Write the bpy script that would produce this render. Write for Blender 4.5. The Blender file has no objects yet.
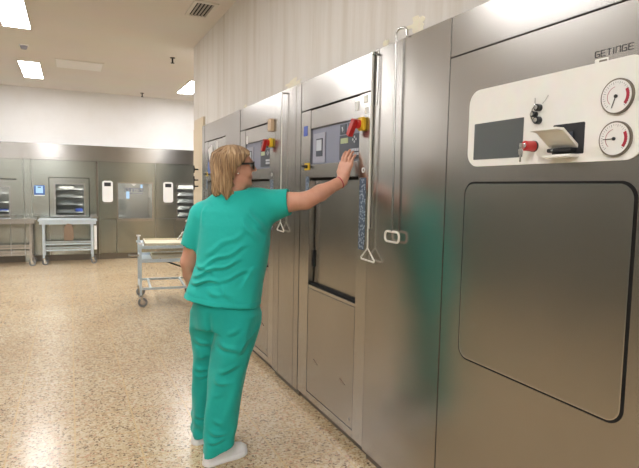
import bpy, bmesh, math, random
import numpy as np
from mathutils import Vector, Matrix

C = bpy.context.scene.collection
scene = bpy.context.scene

# ------------------------------------------------------------------ camera, world, lights, exposure
CAM_H = 1.45
yaw, pitch, roll = math.radians(24.998), math.radians(4.799), math.radians(1.115)
fw = Vector((math.sin(yaw)*math.cos(pitch), math.cos(yaw)*math.cos(pitch), -math.sin(pitch)))
rt0 = Vector((math.cos(yaw), -math.sin(yaw), 0)); up0 = rt0.cross(fw)
rt = math.cos(roll)*rt0 + math.sin(roll)*up0
up = -math.sin(roll)*rt0 + math.cos(roll)*up0
cam = bpy.data.objects.new('camera', bpy.data.cameras.new('camera'))
C.objects.link(cam)
m = Matrix.Identity(4)
for i in range(3):
    m[i][0] = rt[i]; m[i][1] = up[i]; m[i][2] = -fw[i]
m.translation = (0, 0, CAM_H)
cam.matrix_world = m
cam.data.sensor_width = 36.0
cam.data.lens = 36.0*535.0/639.0
cam.data.clip_start = 0.05
scene.camera = cam

world = bpy.data.worlds.new('world'); scene.world = world
world.use_nodes = True
world.node_tree.nodes['Background'].inputs[0].default_value = (0.9, 0.9, 0.88, 1)
world.node_tree.nodes['Background'].inputs[1].default_value = 0.3

LAMP_STRENGTH = 25.0
LAMP_COLOR = (0.98, 0.985, 1.0, 1)
scene.view_settings.view_transform = 'Standard'
scene.view_settings.look = 'None'
scene.view_settings.gamma = 1.0
scene.view_settings.use_curve_mapping = False
scene.view_settings.exposure = 0.60

WX = 1.413      # face of the machines on the right
BY = 11.2       # face of the machines at the far end
CEIL = 3.2

# ------------------------------------------------------------------ materials
def new_mat(name):
    mt = bpy.data.materials.new(name); mt.use_nodes = True
    return mt, mt.node_tree.nodes, mt.node_tree.links, mt.node_tree.nodes['Principled BSDF']

def plain(name, col, rough=0.5, metal=0.0, spec=0.5, bump=0.0, bscale=60, coat=0.0, emit=None, es=0):
    mt, N, L, b = new_mat(name)
    b.inputs['Base Color'].default_value = (*col, 1)
    b.inputs['Roughness'].default_value = rough
    b.inputs['Metallic'].default_value = metal
    b.inputs['Specular IOR Level'].default_value = spec
    b.inputs['Coat Weight'].default_value = coat
    # slight procedural variation of the colour
    g = N.new('ShaderNodeNewGeometry')
    n = N.new('ShaderNodeTexNoise'); n.inputs['Scale'].default_value = bscale*0.3; n.inputs['Detail'].default_value = 3
    L.new(g.outputs['Position'], n.inputs['Vector'])
    mx = N.new('ShaderNodeMix'); mx.data_type = 'RGBA'; mx.blend_type = 'MULTIPLY'
    mx.inputs[0].default_value = 0.10
    mx.inputs[6].default_value = (*col, 1)
    L.new(n.outputs['Color'], mx.inputs[7]); L.new(mx.outputs[2], b.inputs['Base Color'])
    if bump:
        n2 = N.new('ShaderNodeTexNoise'); n2.inputs['Scale'].default_value = bscale
        L.new(g.outputs['Position'], n2.inputs['Vector'])
        bp = N.new('ShaderNodeBump'); bp.inputs['Strength'].default_value = bump; bp.inputs['Distance'].default_value = 0.002
        L.new(n2.outputs['Fac'], bp.inputs['Height']); L.new(bp.outputs['Normal'], b.inputs['Normal'])
    if emit:
        b.inputs['Emission Color'].default_value = (*emit, 1)
        b.inputs['Emission Strength'].default_value = es
    return mt

def brushed(name, col, rough, aniso=0.6, wave=0.25, vertical=True, stain=0.25):
    mt, N, L, b = new_mat(name)
    b.inputs['Metallic'].default_value = 1.0
    b.inputs['Anisotropic'].default_value = aniso
    b.inputs['Anisotropic Rotation'].default_value = 0.25 if vertical else 0.0
    g = N.new('ShaderNodeNewGeometry')
    cr = N.new('ShaderNodeVectorMath'); cr.operation = 'CROSS_PRODUCT'
    L.new(g.outputs['Normal'], cr.inputs[0]); cr.inputs[1].default_value = (0.0001, 0.0002, 1)
    L.new(cr.outputs[0], b.inputs['Tangent'])
    # fine brushing
    mp = N.new('ShaderNodeMapping'); L.new(g.outputs['Position'], mp.inputs['Vector'])
    mp.inputs['Scale'].default_value = (1.5, 1.5, 120)
    n = N.new('ShaderNodeTexNoise'); n.inputs['Scale'].default_value = 1; n.inputs['Detail'].default_value = 1
    L.new(mp.outputs['Vector'], n.inputs['Vector'])
    rr = N.new('ShaderNodeMapRange'); rr.inputs['From Min'].default_value = 0.3; rr.inputs['From Max'].default_value = 0.7
    rr.inputs['To Min'].default_value = rough-0.006; rr.inputs['To Max'].default_value = rough+0.006
    b.inputs['Roughness'].default_value = rough; N.remove(rr)
    # soft cloudy wear in the colour
    n3 = N.new('ShaderNodeTexNoise'); n3.inputs['Scale'].default_value = 1.7; n3.inputs['Detail'].default_value = 5
    L.new(g.outputs['Position'], n3.inputs['Vector'])
    ramp = N.new('ShaderNodeMix'); ramp.data_type = 'RGBA'
    ramp.inputs[6].default_value = (*[c*(1-stain*0.5) for c in col], 1)
    ramp.inputs[7].default_value = (*[min(1, c*(1+stain*0.35)) for c in col], 1)
    L.new(n3.outputs['Fac'], ramp.inputs[0]); L.new(ramp.outputs[2], b.inputs['Base Color'])
    # slight waviness of the sheet
    n4 = N.new('ShaderNodeTexNoise'); n4.inputs['Scale'].default_value = 2.6; n4.inputs['Detail'].default_value = 1
    L.new(g.outputs['Position'], n4.inputs['Vector'])
    bp = N.new('ShaderNodeBump'); bp.inputs['Strength'].default_value = wave; bp.inputs['Distance'].default_value = 0.03
    L.new(n4.outputs['Fac'], bp.inputs['Height']); L.new(bp.outputs['Normal'], b.inputs['Normal'])
    return mt

STEEL = brushed('brushed_steel', (0.44, 0.418, 0.392), 0.26, 0.5, 0.14)
STEELD = brushed('door_steel', (0.42, 0.402, 0.375), 0.255, 0.5, 0.12)
STEELL = brushed('light_steel', (0.50, 0.48, 0.455), 0.24, 0.4, 0.05)
STEELF = brushed('fascia_steel', (0.46, 0.44, 0.415), 0.22, 0.75, 0.02)
STEELB = brushed('far_steel', (0.40, 0.41, 0.365), 0.22, 0.6, 0.05)
STEELT = None
STEELT = plain('trolley_steel', (0.66, 0.75, 0.81), 0.35, 0.4)  # bluish reflection put into the steel's base colour
STEELP = plain('polished_tube', (0.62, 0.62, 0.60), 0.2, 1.0)
WHITEW = plain('white_rod', (0.80, 0.78, 0.72), 0.35, 0.3)
DARK = plain('dark_gap', (0.012, 0.011, 0.010), 0.8, 0, 0.2)
PLINTH = plain('plinth_steel', (0.22, 0.19, 0.15), 0.45, 0.8)
BLACK = plain('black_plastic', (0.02, 0.02, 0.022), 0.4)
RUBBER = plain('grey_rubber', (0.20, 0.20, 0.20), 0.6)
CREAM = plain('cream_plastic', (0.88, 0.855, 0.79), 0.45)
WHITE = plain('white_plastic', (0.86, 0.85, 0.82), 0.4)
SHADESCREEN = plain('grey_screen', (0.10, 0.11, 0.11), 0.25)
SLATE = plain('slate_blue', (0.24, 0.25, 0.32), 0.45)
SLATEL = plain('slate_light', (0.36, 0.36, 0.43), 0.45)
SLATED = plain('slate_dark', (0.045, 0.055, 0.075), 0.4)
ICON = plain('icon_white', (0.55, 0.58, 0.62), 0.5)
LCD = plain('lcd_green', (0.42, 0.48, 0.25), 0.3)
RED = plain('red_plastic', (0.55, 0.02, 0.02), 0.35, coat=0.3)
YEL = plain('yellow_plastic', (0.80, 0.52, 0.03), 0.4)
BLUE = plain('blue_sticker', (0.05, 0.10, 0.45), 0.5)
TAN = plain('tan_plate', (0.62, 0.45, 0.28), 0.5)
BROWN = plain('brown_board', (0.26, 0.18, 0.12), 0.7)
TRAY = plain('cream_tray', (0.80, 0.72, 0.53), 0.45)
CEILM = plain('ceiling_paint', (0.80, 0.755, 0.70), 0.85, bscale=5)
FRAMEW = plain('lamp_frame', (0.75, 0.72, 0.66), 0.5)
BEIGE = plain('beige_column', (0.74, 0.62, 0.45), 0.6)
PINK = plain('plaster_chip', (0.93, 0.87, 0.70), 0.9, bump=0.5, bscale=150)
GREENW = plain('green_wall', (0.12, 0.135, 0.11), 0.6, bscale=4)  # for unseen lower walls, dark green invented for what the steel reflects
SCRB = plain('blue_display', (0.03, 0.07, 0.22), 0.3, emit=(0.08, 0.22, 0.60), es=0.22)
SCRL = plain('blue_display_light', (0.4, 0.6, 0.8), 0.3, emit=(0.35, 0.60, 0.95), es=0.22)
CHAMB = plain('chamber_steel', (0.72, 0.70, 0.67), 0.45, 0.2)
REDBR = plain('red_band', (0.45, 0.03, 0.05), 0.6)
DIAL = plain('dial_white', (0.82, 0.80, 0.76), 0.5)
DIALRED = plain('dial_red', (0.42, 0.015, 0.04), 0.5)

def lamp_mat(name, s):
    mt, N, L, b = new_mat(name)
    b.inputs['Base Color'].default_value = (0.9, 0.9, 0.9, 1)
    b.inputs['Emission Color'].default_value = LAMP_COLOR
    b.inputs['Emission Strength'].default_value = s
    return mt
LAMP = lamp_mat('lamp_diffuser', LAMP_STRENGTH)
CFILL = lamp_mat('chamber_fill_glow', 11); CFILL.node_tree.nodes['Principled BSDF'].inputs['Emission Color'].default_value = (1, .90, .78, 1)  # glow for the strips added to brighten the far windows

def glass_mat():
    mt = bpy.data.materials.new('window_glass'); mt.use_nodes = True
    N, L = mt.node_tree.nodes, mt.node_tree.links
    N.remove(N['Principled BSDF'])
    out = N['Material Output']
    tr = N.new('ShaderNodeBsdfTransparent'); tr.inputs[0].default_value = (0.85, 0.90, 0.93, 1)
    gl = N.new('ShaderNodeBsdfGlossy'); gl.inputs['Roughness'].default_value = 0.05
    fr = N.new('ShaderNodeFresnel'); fr.inputs['IOR'].default_value = 1.6
    ad = N.new('ShaderNodeMath'); ad.operation = 'ADD'; ad.inputs[1].default_value = 0.06
    mx = N.new('ShaderNodeMixShader')
    L.new(fr.outputs[0], ad.inputs[0]); L.new(ad.outputs[0], mx.inputs[0])
    L.new(tr.outputs[0], mx.inputs[1]); L.new(gl.outputs[0], mx.inputs[2]); L.new(mx.outputs[0], out.inputs[0])
    return mt
GLASS = glass_mat()

def wall_mat(name, col, dirt=0.35, streak=True):
    mt, N, L, b = new_mat(name)
    b.inputs['Roughness'].default_value = 0.75
    b.inputs['Specular IOR Level'].default_value = 0.3
    g = N.new('ShaderNodeNewGeometry')
    mp = N.new('ShaderNodeMapping'); L.new(g.outputs['Position'], mp.inputs['Vector'])
    mp.inputs['Scale'].default_value = (5, 5, 0.35) if streak else (2, 2, 2)
    n = N.new('ShaderNodeTexNoise'); n.inputs['Scale'].default_value = 1.5; n.inputs['Detail'].default_value = 6
    n.inputs['Roughness'].default_value = 0.65
    L.new(mp.outputs['Vector'], n.inputs['Vector'])
    mr = N.new('ShaderNodeMapRange'); mr.inputs['From Min'].default_value = 0.45; mr.inputs['From Max'].default_value = 0.75
    L.new(n.outputs['Fac'], mr.inputs['Value'])
    mu = N.new('ShaderNodeMath'); mu.operation = 'MULTIPLY'; mu.inputs[1].default_value = dirt
    L.new(mr.outputs['Result'], mu.inputs[0])
    mx = N.new('ShaderNodeMix'); mx.data_type = 'RGBA'
    mx.inputs[6].default_value = (*col, 1)
    mx.inputs[7].default_value = (col[0]*0.72, col[1]*0.66, col[2]*0.56, 1)
    L.new(mu.outputs[0], mx.inputs[0]); L.new(mx.outputs[2], b.inputs['Base Color'])
    n2 = N.new('ShaderNodeTexNoise'); n2.inputs['Scale'].default_value = 40
    L.new(g.outputs['Position'], n2.inputs['Vector'])
    bp = N.new('ShaderNodeBump'); bp.inputs['Strength'].default_value = 0.15; bp.inputs['Distance'].default_value = 0.004
    L.new(n2.outputs['Fac'], bp.inputs['Height']); L.new(bp.outputs['Normal'], b.inputs['Normal'])
    return mt
WALLR = wall_mat('stained_cream_wall', (0.78, 0.745, 0.70), 0.6)
WALLB = wall_mat('white_wall', (0.82, 0.81, 0.80), 0.12, False)

def terrazzo():
    mt, N, L, b = new_mat('terrazzo')
    g = N.new('ShaderNodeNewGeometry')
    def M(op, a, bb=None, clamp=False):
        k = N.new('ShaderNodeMath'); k.operation = op; k.use_clamp = clamp
        if isinstance(a, (int, float)): k.inputs[0].default_value = a
        else: L.new(a, k.inputs[0])
        if bb is not None:
            if isinstance(bb, (int, float)): k.inputs[1].default_value = bb
            else: L.new(bb, k.inputs[1])
        return k.outputs[0]
    nz = N.new('ShaderNodeTexNoise'); nz.inputs['Scale'].default_value = 45; nz.inputs['Detail'].default_value = 3
    L.new(g.outputs['Position'], nz.inputs['Vector'])
    av = N.new('ShaderNodeVectorMath'); av.operation = 'MULTIPLY_ADD'
    L.new(nz.outputs['Color'], av.inputs[0]); av.inputs[1].default_value = (0.02, 0.02, 0.02)
    L.new(g.outputs['Position'], av.inputs[2])
    v = N.new('ShaderNodeTexVoronoi'); v.inputs['Scale'].default_value = 80; v.voronoi_dimensions = '3D'
    L.new(av.outputs[0], v.inputs['Vector'])
    sep = N.new('ShaderNodeSeparateColor'); L.new(v.outputs['Color'], sep.inputs[0])
    cr = N.new('ShaderNodeValToRGB'); cr.color_ramp.interpolation = 'CONSTANT'
    e = cr.color_ramp.elements
    cols = [(0, (0.70, 0.585, 0.41)), (0.30, (0.55, 0.42, 0.27)), (0.50, (0.80, 0.71, 0.54)), (0.68, (0.50, 0.36, 0.22)),
            (0.76, (0.24, 0.16, 0.10)), (0.89, (0.62, 0.38, 0.26)), (0.965, (0.17, 0.13, 0.09))]
    while len(e) < len(cols): e.new(0.5)
    for k, (p, c) in enumerate(cols): e[k].position = p; e[k].color = (*c, 1)
    L.new(sep.outputs[0], cr.inputs[0])
    # matrix between the chips
    v2 = N.new('ShaderNodeTexVoronoi'); v2.inputs['Scale'].default_value = 80; v2.feature = 'DISTANCE_TO_EDGE'
    L.new(av.outputs[0], v2.inputs['Vector'])
    edge = M('LESS_THAN', v2.outputs['Distance'], 0.06)
    mx = N.new('ShaderNodeMix'); mx.data_type = 'RGBA'
    L.new(edge, mx.inputs[0]); L.new(cr.outputs[0], mx.inputs[6]); mx.inputs[7].default_value = (0.82, 0.70, 0.50, 1)
    # slab joints
    sp = N.new('ShaderNodeSeparateXYZ'); L.new(g.outputs['Position'], sp.inputs[0])
    def joint(o, off):
        a = M('ADD', o, off); a = M('DIVIDE', a, 0.333); a = M('FRACT', a)
        a = M('SUBTRACT', a, 0.5); a = M('ABSOLUTE', a)
        return M('GREATER_THAN', a, 0.489)
    jj = M('MAXIMUM', joint(sp.outputs[0], 10.0-0.085+0.075), joint(sp.outputs[1], 10.1))
    mx2 = N.new('ShaderNodeMix'); mx2.data_type = 'RGBA'
    jf = M('MULTIPLY', jj, 0.8)
    L.new(jf, mx2.inputs[0]); L.new(mx.outputs[2], mx2.inputs[6]); mx2.inputs[7].default_value = (0.78, 0.60, 0.36, 1)
    # large soft wear patches
    n5 = N.new('ShaderNodeTexNoise'); n5.inputs['Scale'].default_value = 1.3; n5.inputs['Detail'].default_value = 4
    L.new(g.outputs['Position'], n5.inputs['Vector'])
    mx3 = N.new('ShaderNodeMix'); mx3.data_type = 'RGBA'; mx3.blend_type = 'MULTIPLY'
    L.new(n5.outputs['Fac'], mx3.inputs[0]); L.new(mx2.outputs[2], mx3.inputs[6]); mx3.inputs[7].default_value = (0.78, 0.68, 0.60, 1)
    hs = N.new('ShaderNodeHueSaturation'); hs.inputs['Value'].default_value = 0.88; hs.inputs['Saturation'].default_value = 1.12
    L.new(mx3.outputs[2], hs.inputs['Color']); L.new(hs.outputs[0], b.inputs['Base Color'])
    b.inputs['Roughness'].default_value = 0.24
    b.inputs['Specular IOR Level'].default_value = 0.5
    n6 = N.new('ShaderNodeTexNoise'); n6.inputs['Scale'].default_value = 9
    L.new(g.outputs['Position'], n6.inputs['Vector'])
    bp = N.new('ShaderNodeBump'); bp.inputs['Strength'].default_value = 0.12; bp.inputs['Distance'].default_value = 0.01
    L.new(n6.outputs['Fac'], bp.inputs['Height']); L.new(bp.outputs['Normal'], b.inputs['Normal'])
    return mt
FLOOR = terrazzo()

# printed strip: rows of small dark-blue characters on grey
def strip_mat():
    mt, N, L, b = new_mat('printed_strip')
    g = N.new('ShaderNodeNewGeometry')
    mp = N.new('ShaderNodeMapping'); L.new(g.outputs['Position'], mp.inputs['Vector'])
    mp.inputs['Rotation'].default_value = (0.35, 0, 0)
    mp.inputs['Scale'].default_value = (1, 60, 75)
    v = N.new('ShaderNodeTexVoronoi'); v.inputs['Scale'].default_value = 1; v.distance = 'CHEBYCHEV'
    L.new(mp.outputs[0], v.inputs['Vector'])
    cr = N.new('ShaderNodeValToRGB'); cr.color_ramp.interpolation = 'CONSTANT'
    e = cr.color_ramp.elements; e[0].position = 0; e[0].color = (0.30, 0.36, 0.42, 1); e[1].position = 0.33; e[1].color = (0.06, 0.09, 0.14, 1)
    L.new(v.outputs['Distance'], cr.inputs[0]); L.new(cr.outputs[0], b.inputs['Base Color'])
    b.inputs['Roughness'].default_value = 0.5
    return mt
STRIP = strip_mat()

def skin_mat():
    mt, N, L, b = new_mat('skin')
    g = N.new('ShaderNodeNewGeometry')
    n = N.new('ShaderNodeTexNoise'); n.inputs['Scale'].default_value = 18; n.inputs['Detail'].default_value = 5
    L.new(g.outputs['Position'], n.inputs['Vector'])
    mx = N.new('ShaderNodeMix'); mx.data_type = 'RGBA'
    mx.inputs[6].default_value = (0.66, 0.36, 0.25, 1); mx.inputs[7].default_value = (0.56, 0.26, 0.17, 1)
    L.new(n.outputs['Fac'], mx.inputs[0]); L.new(mx.outputs[2], b.inputs['Base Color'])
    b.inputs['Roughness'].default_value = 0.5
    b.inputs['Subsurface Weight'].default_value = 0.08
    b.inputs['Subsurface Radius'].default_value = (0.02, 0.008, 0.004)
    return mt
SKIN = skin_mat()
LIP = plain('lips', (0.50, 0.16, 0.13), 0.45)
EYEW = plain('eye_white', (0.75, 0.72, 0.68), 0.2)

def hair_mat():
    mt, N, L, b = new_mat('hair')
    g = N.new('ShaderNodeTexCoord')
    sub = N.new('ShaderNodeVectorMath'); sub.operation = 'SUBTRACT'
    L.new(g.outputs['Object'], sub.inputs[0]); sub.inputs[1].default_value = HEAD_LOCAL
    sp = N.new('ShaderNodeSeparateXYZ'); L.new(sub.outputs[0], sp.inputs[0])
    at = N.new('ShaderNodeMath'); at.operation = 'ARCTAN2'
    L.new(sp.outputs[1], at.inputs[0]); L.new(sp.outputs[0], at.inputs[1])
    cb = N.new('ShaderNodeCombineXYZ')
    L.new(at.outputs[0], cb.inputs[0]); L.new(sp.outputs[2], cb.inputs[2])
    mp = N.new('ShaderNodeMapping'); L.new(cb.outputs[0], mp.inputs['Vector']); mp.inputs['Scale'].default_value = (22, 1, 7)
    n = N.new('ShaderNodeTexNoise'); n.inputs['Scale'].default_value = 1; n.inputs['Detail'].default_value = 6; n.inputs['Roughness'].default_value = 0.7
    L.new(mp.outputs[0], n.inputs['Vector'])
    cr = N.new('ShaderNodeValToRGB'); e = cr.color_ramp.elements
    e[0].position = 0.36; e[0].color = (0.09, 0.045, 0.02, 1); e[1].position = 0.64; e[1].color = (0.60, 0.41, 0.23, 1)
    k = e.new(0.5); k.color = (0.32, 0.19, 0.09, 1)
    L.new(n.outputs['Fac'], cr.inputs[0]); L.new(cr.outputs[0], b.inputs['Base Color'])
    b.inputs['Roughness'].default_value = 0.5
    bp = N.new('ShaderNodeBump'); bp.inputs['Strength'].default_value = 0.8; bp.inputs['Distance'].default_value = 0.006
    L.new(n.outputs['Fac'], bp.inputs['Height']); L.new(bp.outputs['Normal'], b.inputs['Normal'])
    return mt

def cloth_mat(name, col):
    mt, N, L, b = new_mat(name)
    g = N.new('ShaderNodeNewGeometry')
    n = N.new('ShaderNodeTexNoise'); n.inputs['Scale'].default_value = 9; n.inputs['Detail'].default_value = 4
    L.new(g.outputs['Position'], n.inputs['Vector'])
    mx = N.new('ShaderNodeMix'); mx.data_type = 'RGBA'
    mx.inputs[6].default_value = (*col, 1); mx.inputs[7].default_value = (*[c*0.86 for c in col], 1)
    L.new(n.outputs['Fac'], mx.inputs[0]); L.new(mx.outputs[2], b.inputs['Base Color'])
    b.inputs['Roughness'].default_value = 0.8; b.inputs['Specular IOR Level'].default_value = 0.25
    b.inputs['Sheen Weight'].default_value = 0.15
    n2 = N.new('ShaderNodeTexNoise'); n2.inputs['Scale'].default_value = 22; n2.inputs['Detail'].default_value = 3
    L.new(g.outputs['Position'], n2.inputs['Vector'])
    bp = N.new('ShaderNodeBump'); bp.inputs['Strength'].default_value = 0.25; bp.inputs['Distance'].default_value = 0.012
    L.new(n2.outputs['Fac'], bp.inputs['Height']); L.new(bp.outputs['Normal'], b.inputs['Normal'])
    return mt
SCRUB = cloth_mat('teal_scrubs', (0.016, 0.47, 0.40))
SCRUBP = cloth_mat('teal_trousers', (0.012, 0.41, 0.345))

# ------------------------------------------------------------------ mesh helpers
class MB:
    def __init__(s): s.bm = bmesh.new()
    def box(s, x0, x1, y0, y1, z0, z1, bev=0.0):
        r = bmesh.ops.create_cube(s.bm, size=1)
        for v in r['verts']:
            v.co = Vector(((x0+x1)/2+v.co.x*(x1-x0), (y0+y1)/2+v.co.y*(y1-y0), (z0+z1)/2+v.co.z*(z1-z0)))
        if bev:
            ed = list({e for v in r['verts'] for e in v.link_edges})
            bmesh.ops.bevel(s.bm, geom=ed, offset=bev, segments=2, affect='EDGES', clamp_overlap=True)
        return s
    def cyl(s, p0, p1, r, seg=16, r2=None):
        p0, p1 = Vector(p0), Vector(p1); d = p1-p0
        q = bmesh.ops.create_cone(s.bm, cap_ends=True, segments=seg, radius1=r, radius2=r if r2 is None else r2, depth=d.length)
        mt = Matrix.Translation((p0+p1)/2) @ d.to_track_quat('Z', 'Y').to_matrix().to_4x4()
        bmesh.ops.transform(s.bm, matrix=mt, verts=q['verts'])
        return s
    def sphere(s, c, r, sc=(1, 1, 1), seg=16):
        q = bmesh.ops.create_uvsphere(s.bm, u_segments=seg, v_segments=seg//2, radius=r)
        for v in q['verts']: v.co = Vector((c[0]+v.co.x*sc[0], c[1]+v.co.y*sc[1], c[2]+v.co.z*sc[2]))
        return s
    def tube(s, pts, r, seg=8, closed=False):
        pts = [Vector(p) for p in pts]; n = len(pts); rings = []
        nrm = None
        for i, p in enumerate(pts):
            if closed: t = (pts[(i+1) % n]-pts[i-1]).normalized()
            else: t = ((pts[min(i+1, n-1)]-p).normalized() if i < n-1 else (p-pts[i-1]).normalized()) + ((p-pts[i-1]).normalized() if i > 0 else Vector())
            t.normalize()
            if nrm is None:
                nrm = t.orthogonal().normalized()
            nrm = (nrm - t*nrm.dot(t)).normalized(); bn = t.cross(nrm)
            rings.append([s.bm.verts.new(p+(nrm*math.cos(a)+bn*math.sin(a))*r) for a in [2*math.pi*k/seg for k in range(seg)]])
        rng = range(n) if closed else range(n-1)
        for i in rng:
            a, b = rings[i], rings[(i+1) % n]
            for k in range(seg): s.bm.faces.new((a[k], a[(k+1) % seg], b[(k+1) % seg], b[k]))
        if not closed:
            s.bm.faces.new(list(reversed(rings[0]))); s.bm.faces.new(rings[-1])
        return s
    def prism(s, poly, f0, f1):
        """poly: list of points through f0/f1(u,v) -> 3D"""
        a = [s.bm.verts.new(f0(*p)) for p in poly]; b = [s.bm.verts.new(f1(*p)) for p in poly]
        n = len(poly)
        s.bm.faces.new(a); s.bm.faces.new(list(reversed(b)))
        for k in range(n): s.bm.faces.new((a[k], b[k], b[(k+1) % n], a[(k+1) % n]))
        return s
    def ring(s, outer, inner, f0, f1):
        n = len(outer); V = s.bm.verts.new
        ao = [V(f0(*p)) for p in outer]; ai = [V(f0(*p)) for p in inner]
        bo = [V(f1(*p)) for p in outer]; bi = [V(f1(*p)) for p in inner]
        for k in range(n):
            j = (k+1) % n
            s.bm.faces.new((ao[k], ao[j], ai[j], ai[k])); s.bm.faces.new((bo[k], bi[k], bi[j], bo[j]))
            s.bm.faces.new((ao[k], bo[k], bo[j], ao[j])); s.bm.faces.new((ai[k], ai[j], bi[j], bi[k]))
        return s
    def build(s, name, mat, parent=None, smooth=False, kind=None, label=None, origin=None):
        bmesh.ops.recalc_face_normals(s.bm, faces=s.bm.faces[:])
        me = bpy.data.meshes.new(name)
        o = bpy.data.objects.new(name, me)
        root = parent
        while root is not None and root.parent is not None: root = root.parent
        off = Vector(root.location) if root else (Vector(origin) if origin else None)
        if off is not None: bmesh.ops.translate(s.bm, verts=s.bm.verts[:], vec=-off)
        s.bm.to_mesh(me); s.bm.free()
        if parent is not None: o.parent = parent
        elif origin: o.location = origin
        me.materials.append(mat)
        if smooth:
            for p in me.polygons: p.use_smooth = True
            try: me.set_sharp_from_angle(angle=math.radians(40))
            except Exception: pass
        C.objects.link(o)
        if kind: o['kind'] = kind
        if label: o['label'] = label
        return o

def thing(name, label, cat, loc, group=None):
    o = bpy.data.objects.new(name, None); C.objects.link(o)
    o.location = loc; o.empty_display_size = 0.1
    o['label'] = label; o['category'] = cat
    if group: o['group'] = group
    return o
def tag(o, label, cat, group=None):
    o['label'] = label; o['category'] = cat
    if group: o['group'] = group
    return o
def struct(name, mb, mat, **k): return mb.build(name, mat, kind='structure', **k)

def rrect(u0, u1, v0, v1, r, n=6):
    pts = []
    for cx, cy, a0 in ((u1-r, v1-r, 0), (u0+r, v1-r, 90), (u0+r, v0+r, 180), (u1-r, v0+r, 270)):
        for k in range(n+1):
            a = math.radians(a0+90*k/n); pts.append((cx+r*math.cos(a), cy+r*math.sin(a)))
    return pts
def circ(cu, cv, r, n=32): return [(cu+r*math.cos(2*math.pi*k/n), cv+r*math.sin(2*math.pi*k/n)) for k in range(n)]
def XF(x): return lambda u, v: (x, u, v)       # a point on a plane facing -x : (u=y, v=z)
def YF(y): return lambda u, v: (u, y, v)

GL = {'G': [[(1, 1), (.12, 1), (0, .85), (0, .15), (.12, 0), (1, 0), (1, .48), (.5, .48)]],
      'E': [[(1, 1), (0, 1), (0, 0), (1, 0)], [(0, .5), (.9, .5)]],
      'T': [[(0, 1), (1, 1)], [(.5, 1), (.5, 0)]], 'I': [[(.5, 1), (.5, 0)]],
      'N': [[(0, 0), (0, 1), (1, 1), (1, 0)]]}
def letters(mb, text, org, u, v, n, h, w, gap, t, depth=0.0012):
    """lettering of thin raised strokes; u reading direction, v up, n outwards"""
    org, u, v, n = Vector(org), Vector(u), Vector(v), Vector(n); x = 0
    for ch in text:
        cw = w*.22 if ch == 'I' else w
        for line in GL[ch]:
            P = [org+u*(x+a*cw)+v*(b*h) for a, b in line]
            for a, b in zip(P, P[1:]):
                d = (b-a).normalized(); s_ = n.cross(d)*t/2; a2, b2 = a-d*t/2, b+d*t/2
                c4 = [a2-s_, b2-s_, b2+s_, a2+s_]
                vs = [mb.bm.verts.new(q) for q in c4]+[mb.bm.verts.new(q+n*depth) for q in c4]
                for f in ((0, 1, 2, 3), (7, 6, 5, 4), (0, 4, 5, 1), (1, 5, 6, 2), (2, 6, 7, 3), (3, 7, 4, 0)):
                    mb.bm.faces.new([vs[k] for k in f])
        x += cw+gap
    return x-gap

# ------------------------------------------------------------------ room shell
struct('floor', MB().box(-2.7, 3.7, -3.7, 12.6, -0.1, 0), FLOOR)
struct('ceiling', MB().box(-2.7, 3.7, -3.7, 12.6, CEIL, CEIL+0.1), CEILM)
struct('wall_left', MB().box(-2.7, -2.6, -3.7, 12.6, 2.0, CEIL), WALLB)
struct('wall_left_lower', MB().box(-2.7, -2.58, -3.7, 12.6, 0, 2.0), GREENW)
struct('wall_rear', MB().box(-2.6, 2.3, -3.7, -3.6, 2.0, CEIL), WALLB)
struct('wall_rear_lower', MB().box(-2.58, 2.3, -3.7, -3.58, 0, 2.0), GREENW)
struct('wall_right', MB().box(1.45, 2.25, -3.6, 6.98, 2.156, CEIL), WALLR)
struct('wall_right_lower', MB().box(2.2, 2.3, -3.6, 6.82, 0, 2.156), WALLB)
struct('wall_side', MB().box(3.6, 3.7, -3.7, 12.6, 0, CEIL), WALLB)
struct('wall_back', MB().box(-2.6, 3.6, 11.25, 12.5, 2.19, CEIL), WALLB)
struct('wall_back_lower', MB().box(-2.58, 3.6, 12.4, 12.5, 0, 2.19), WALLB)
# end of the partition, a beige cheek beside the last machine
col = struct('trim_1', MB().box(WX, 2.2, 6.325, 6.82, 0, 2.155), BEIGE)
struct('trim_2', MB().box(WX+0.01, 2.19, 6.34, 6.82, 2.155, 2.27), BEIGE)
# long steel fascia over the far machines
struct('trim_3', MB().box(-2.6, 3.6, BY-0.035, BY+0.06, 1.895, 2.19, 0.004), STEELF)

# chips where the plaster has come off above the machines
def chip(idx, y, z, w, h, seed):
    rnd = random.Random(seed); pts = []
    for k in range(22):
        a = 2*math.pi*k/22; r = 0.45+0.75*rnd.random()
        pts.append((y+w/2*r*math.cos(a), z+h/2*r*math.sin(a)))
    struct('trim_%d' % idx, MB().prism(pts, XF(1.446), XF(1.4505)), PINK)
chip(4, 3.60, 2.185, 0.30, 0.09, 1); chip(5, 2.10, 2.205, 0.15, 0.085, 2); chip(6, 2.36, 2.18, 0.06, 0.04, 5); chip(7, 4.75, 2.175, 0.12, 0.04, 4)

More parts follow.
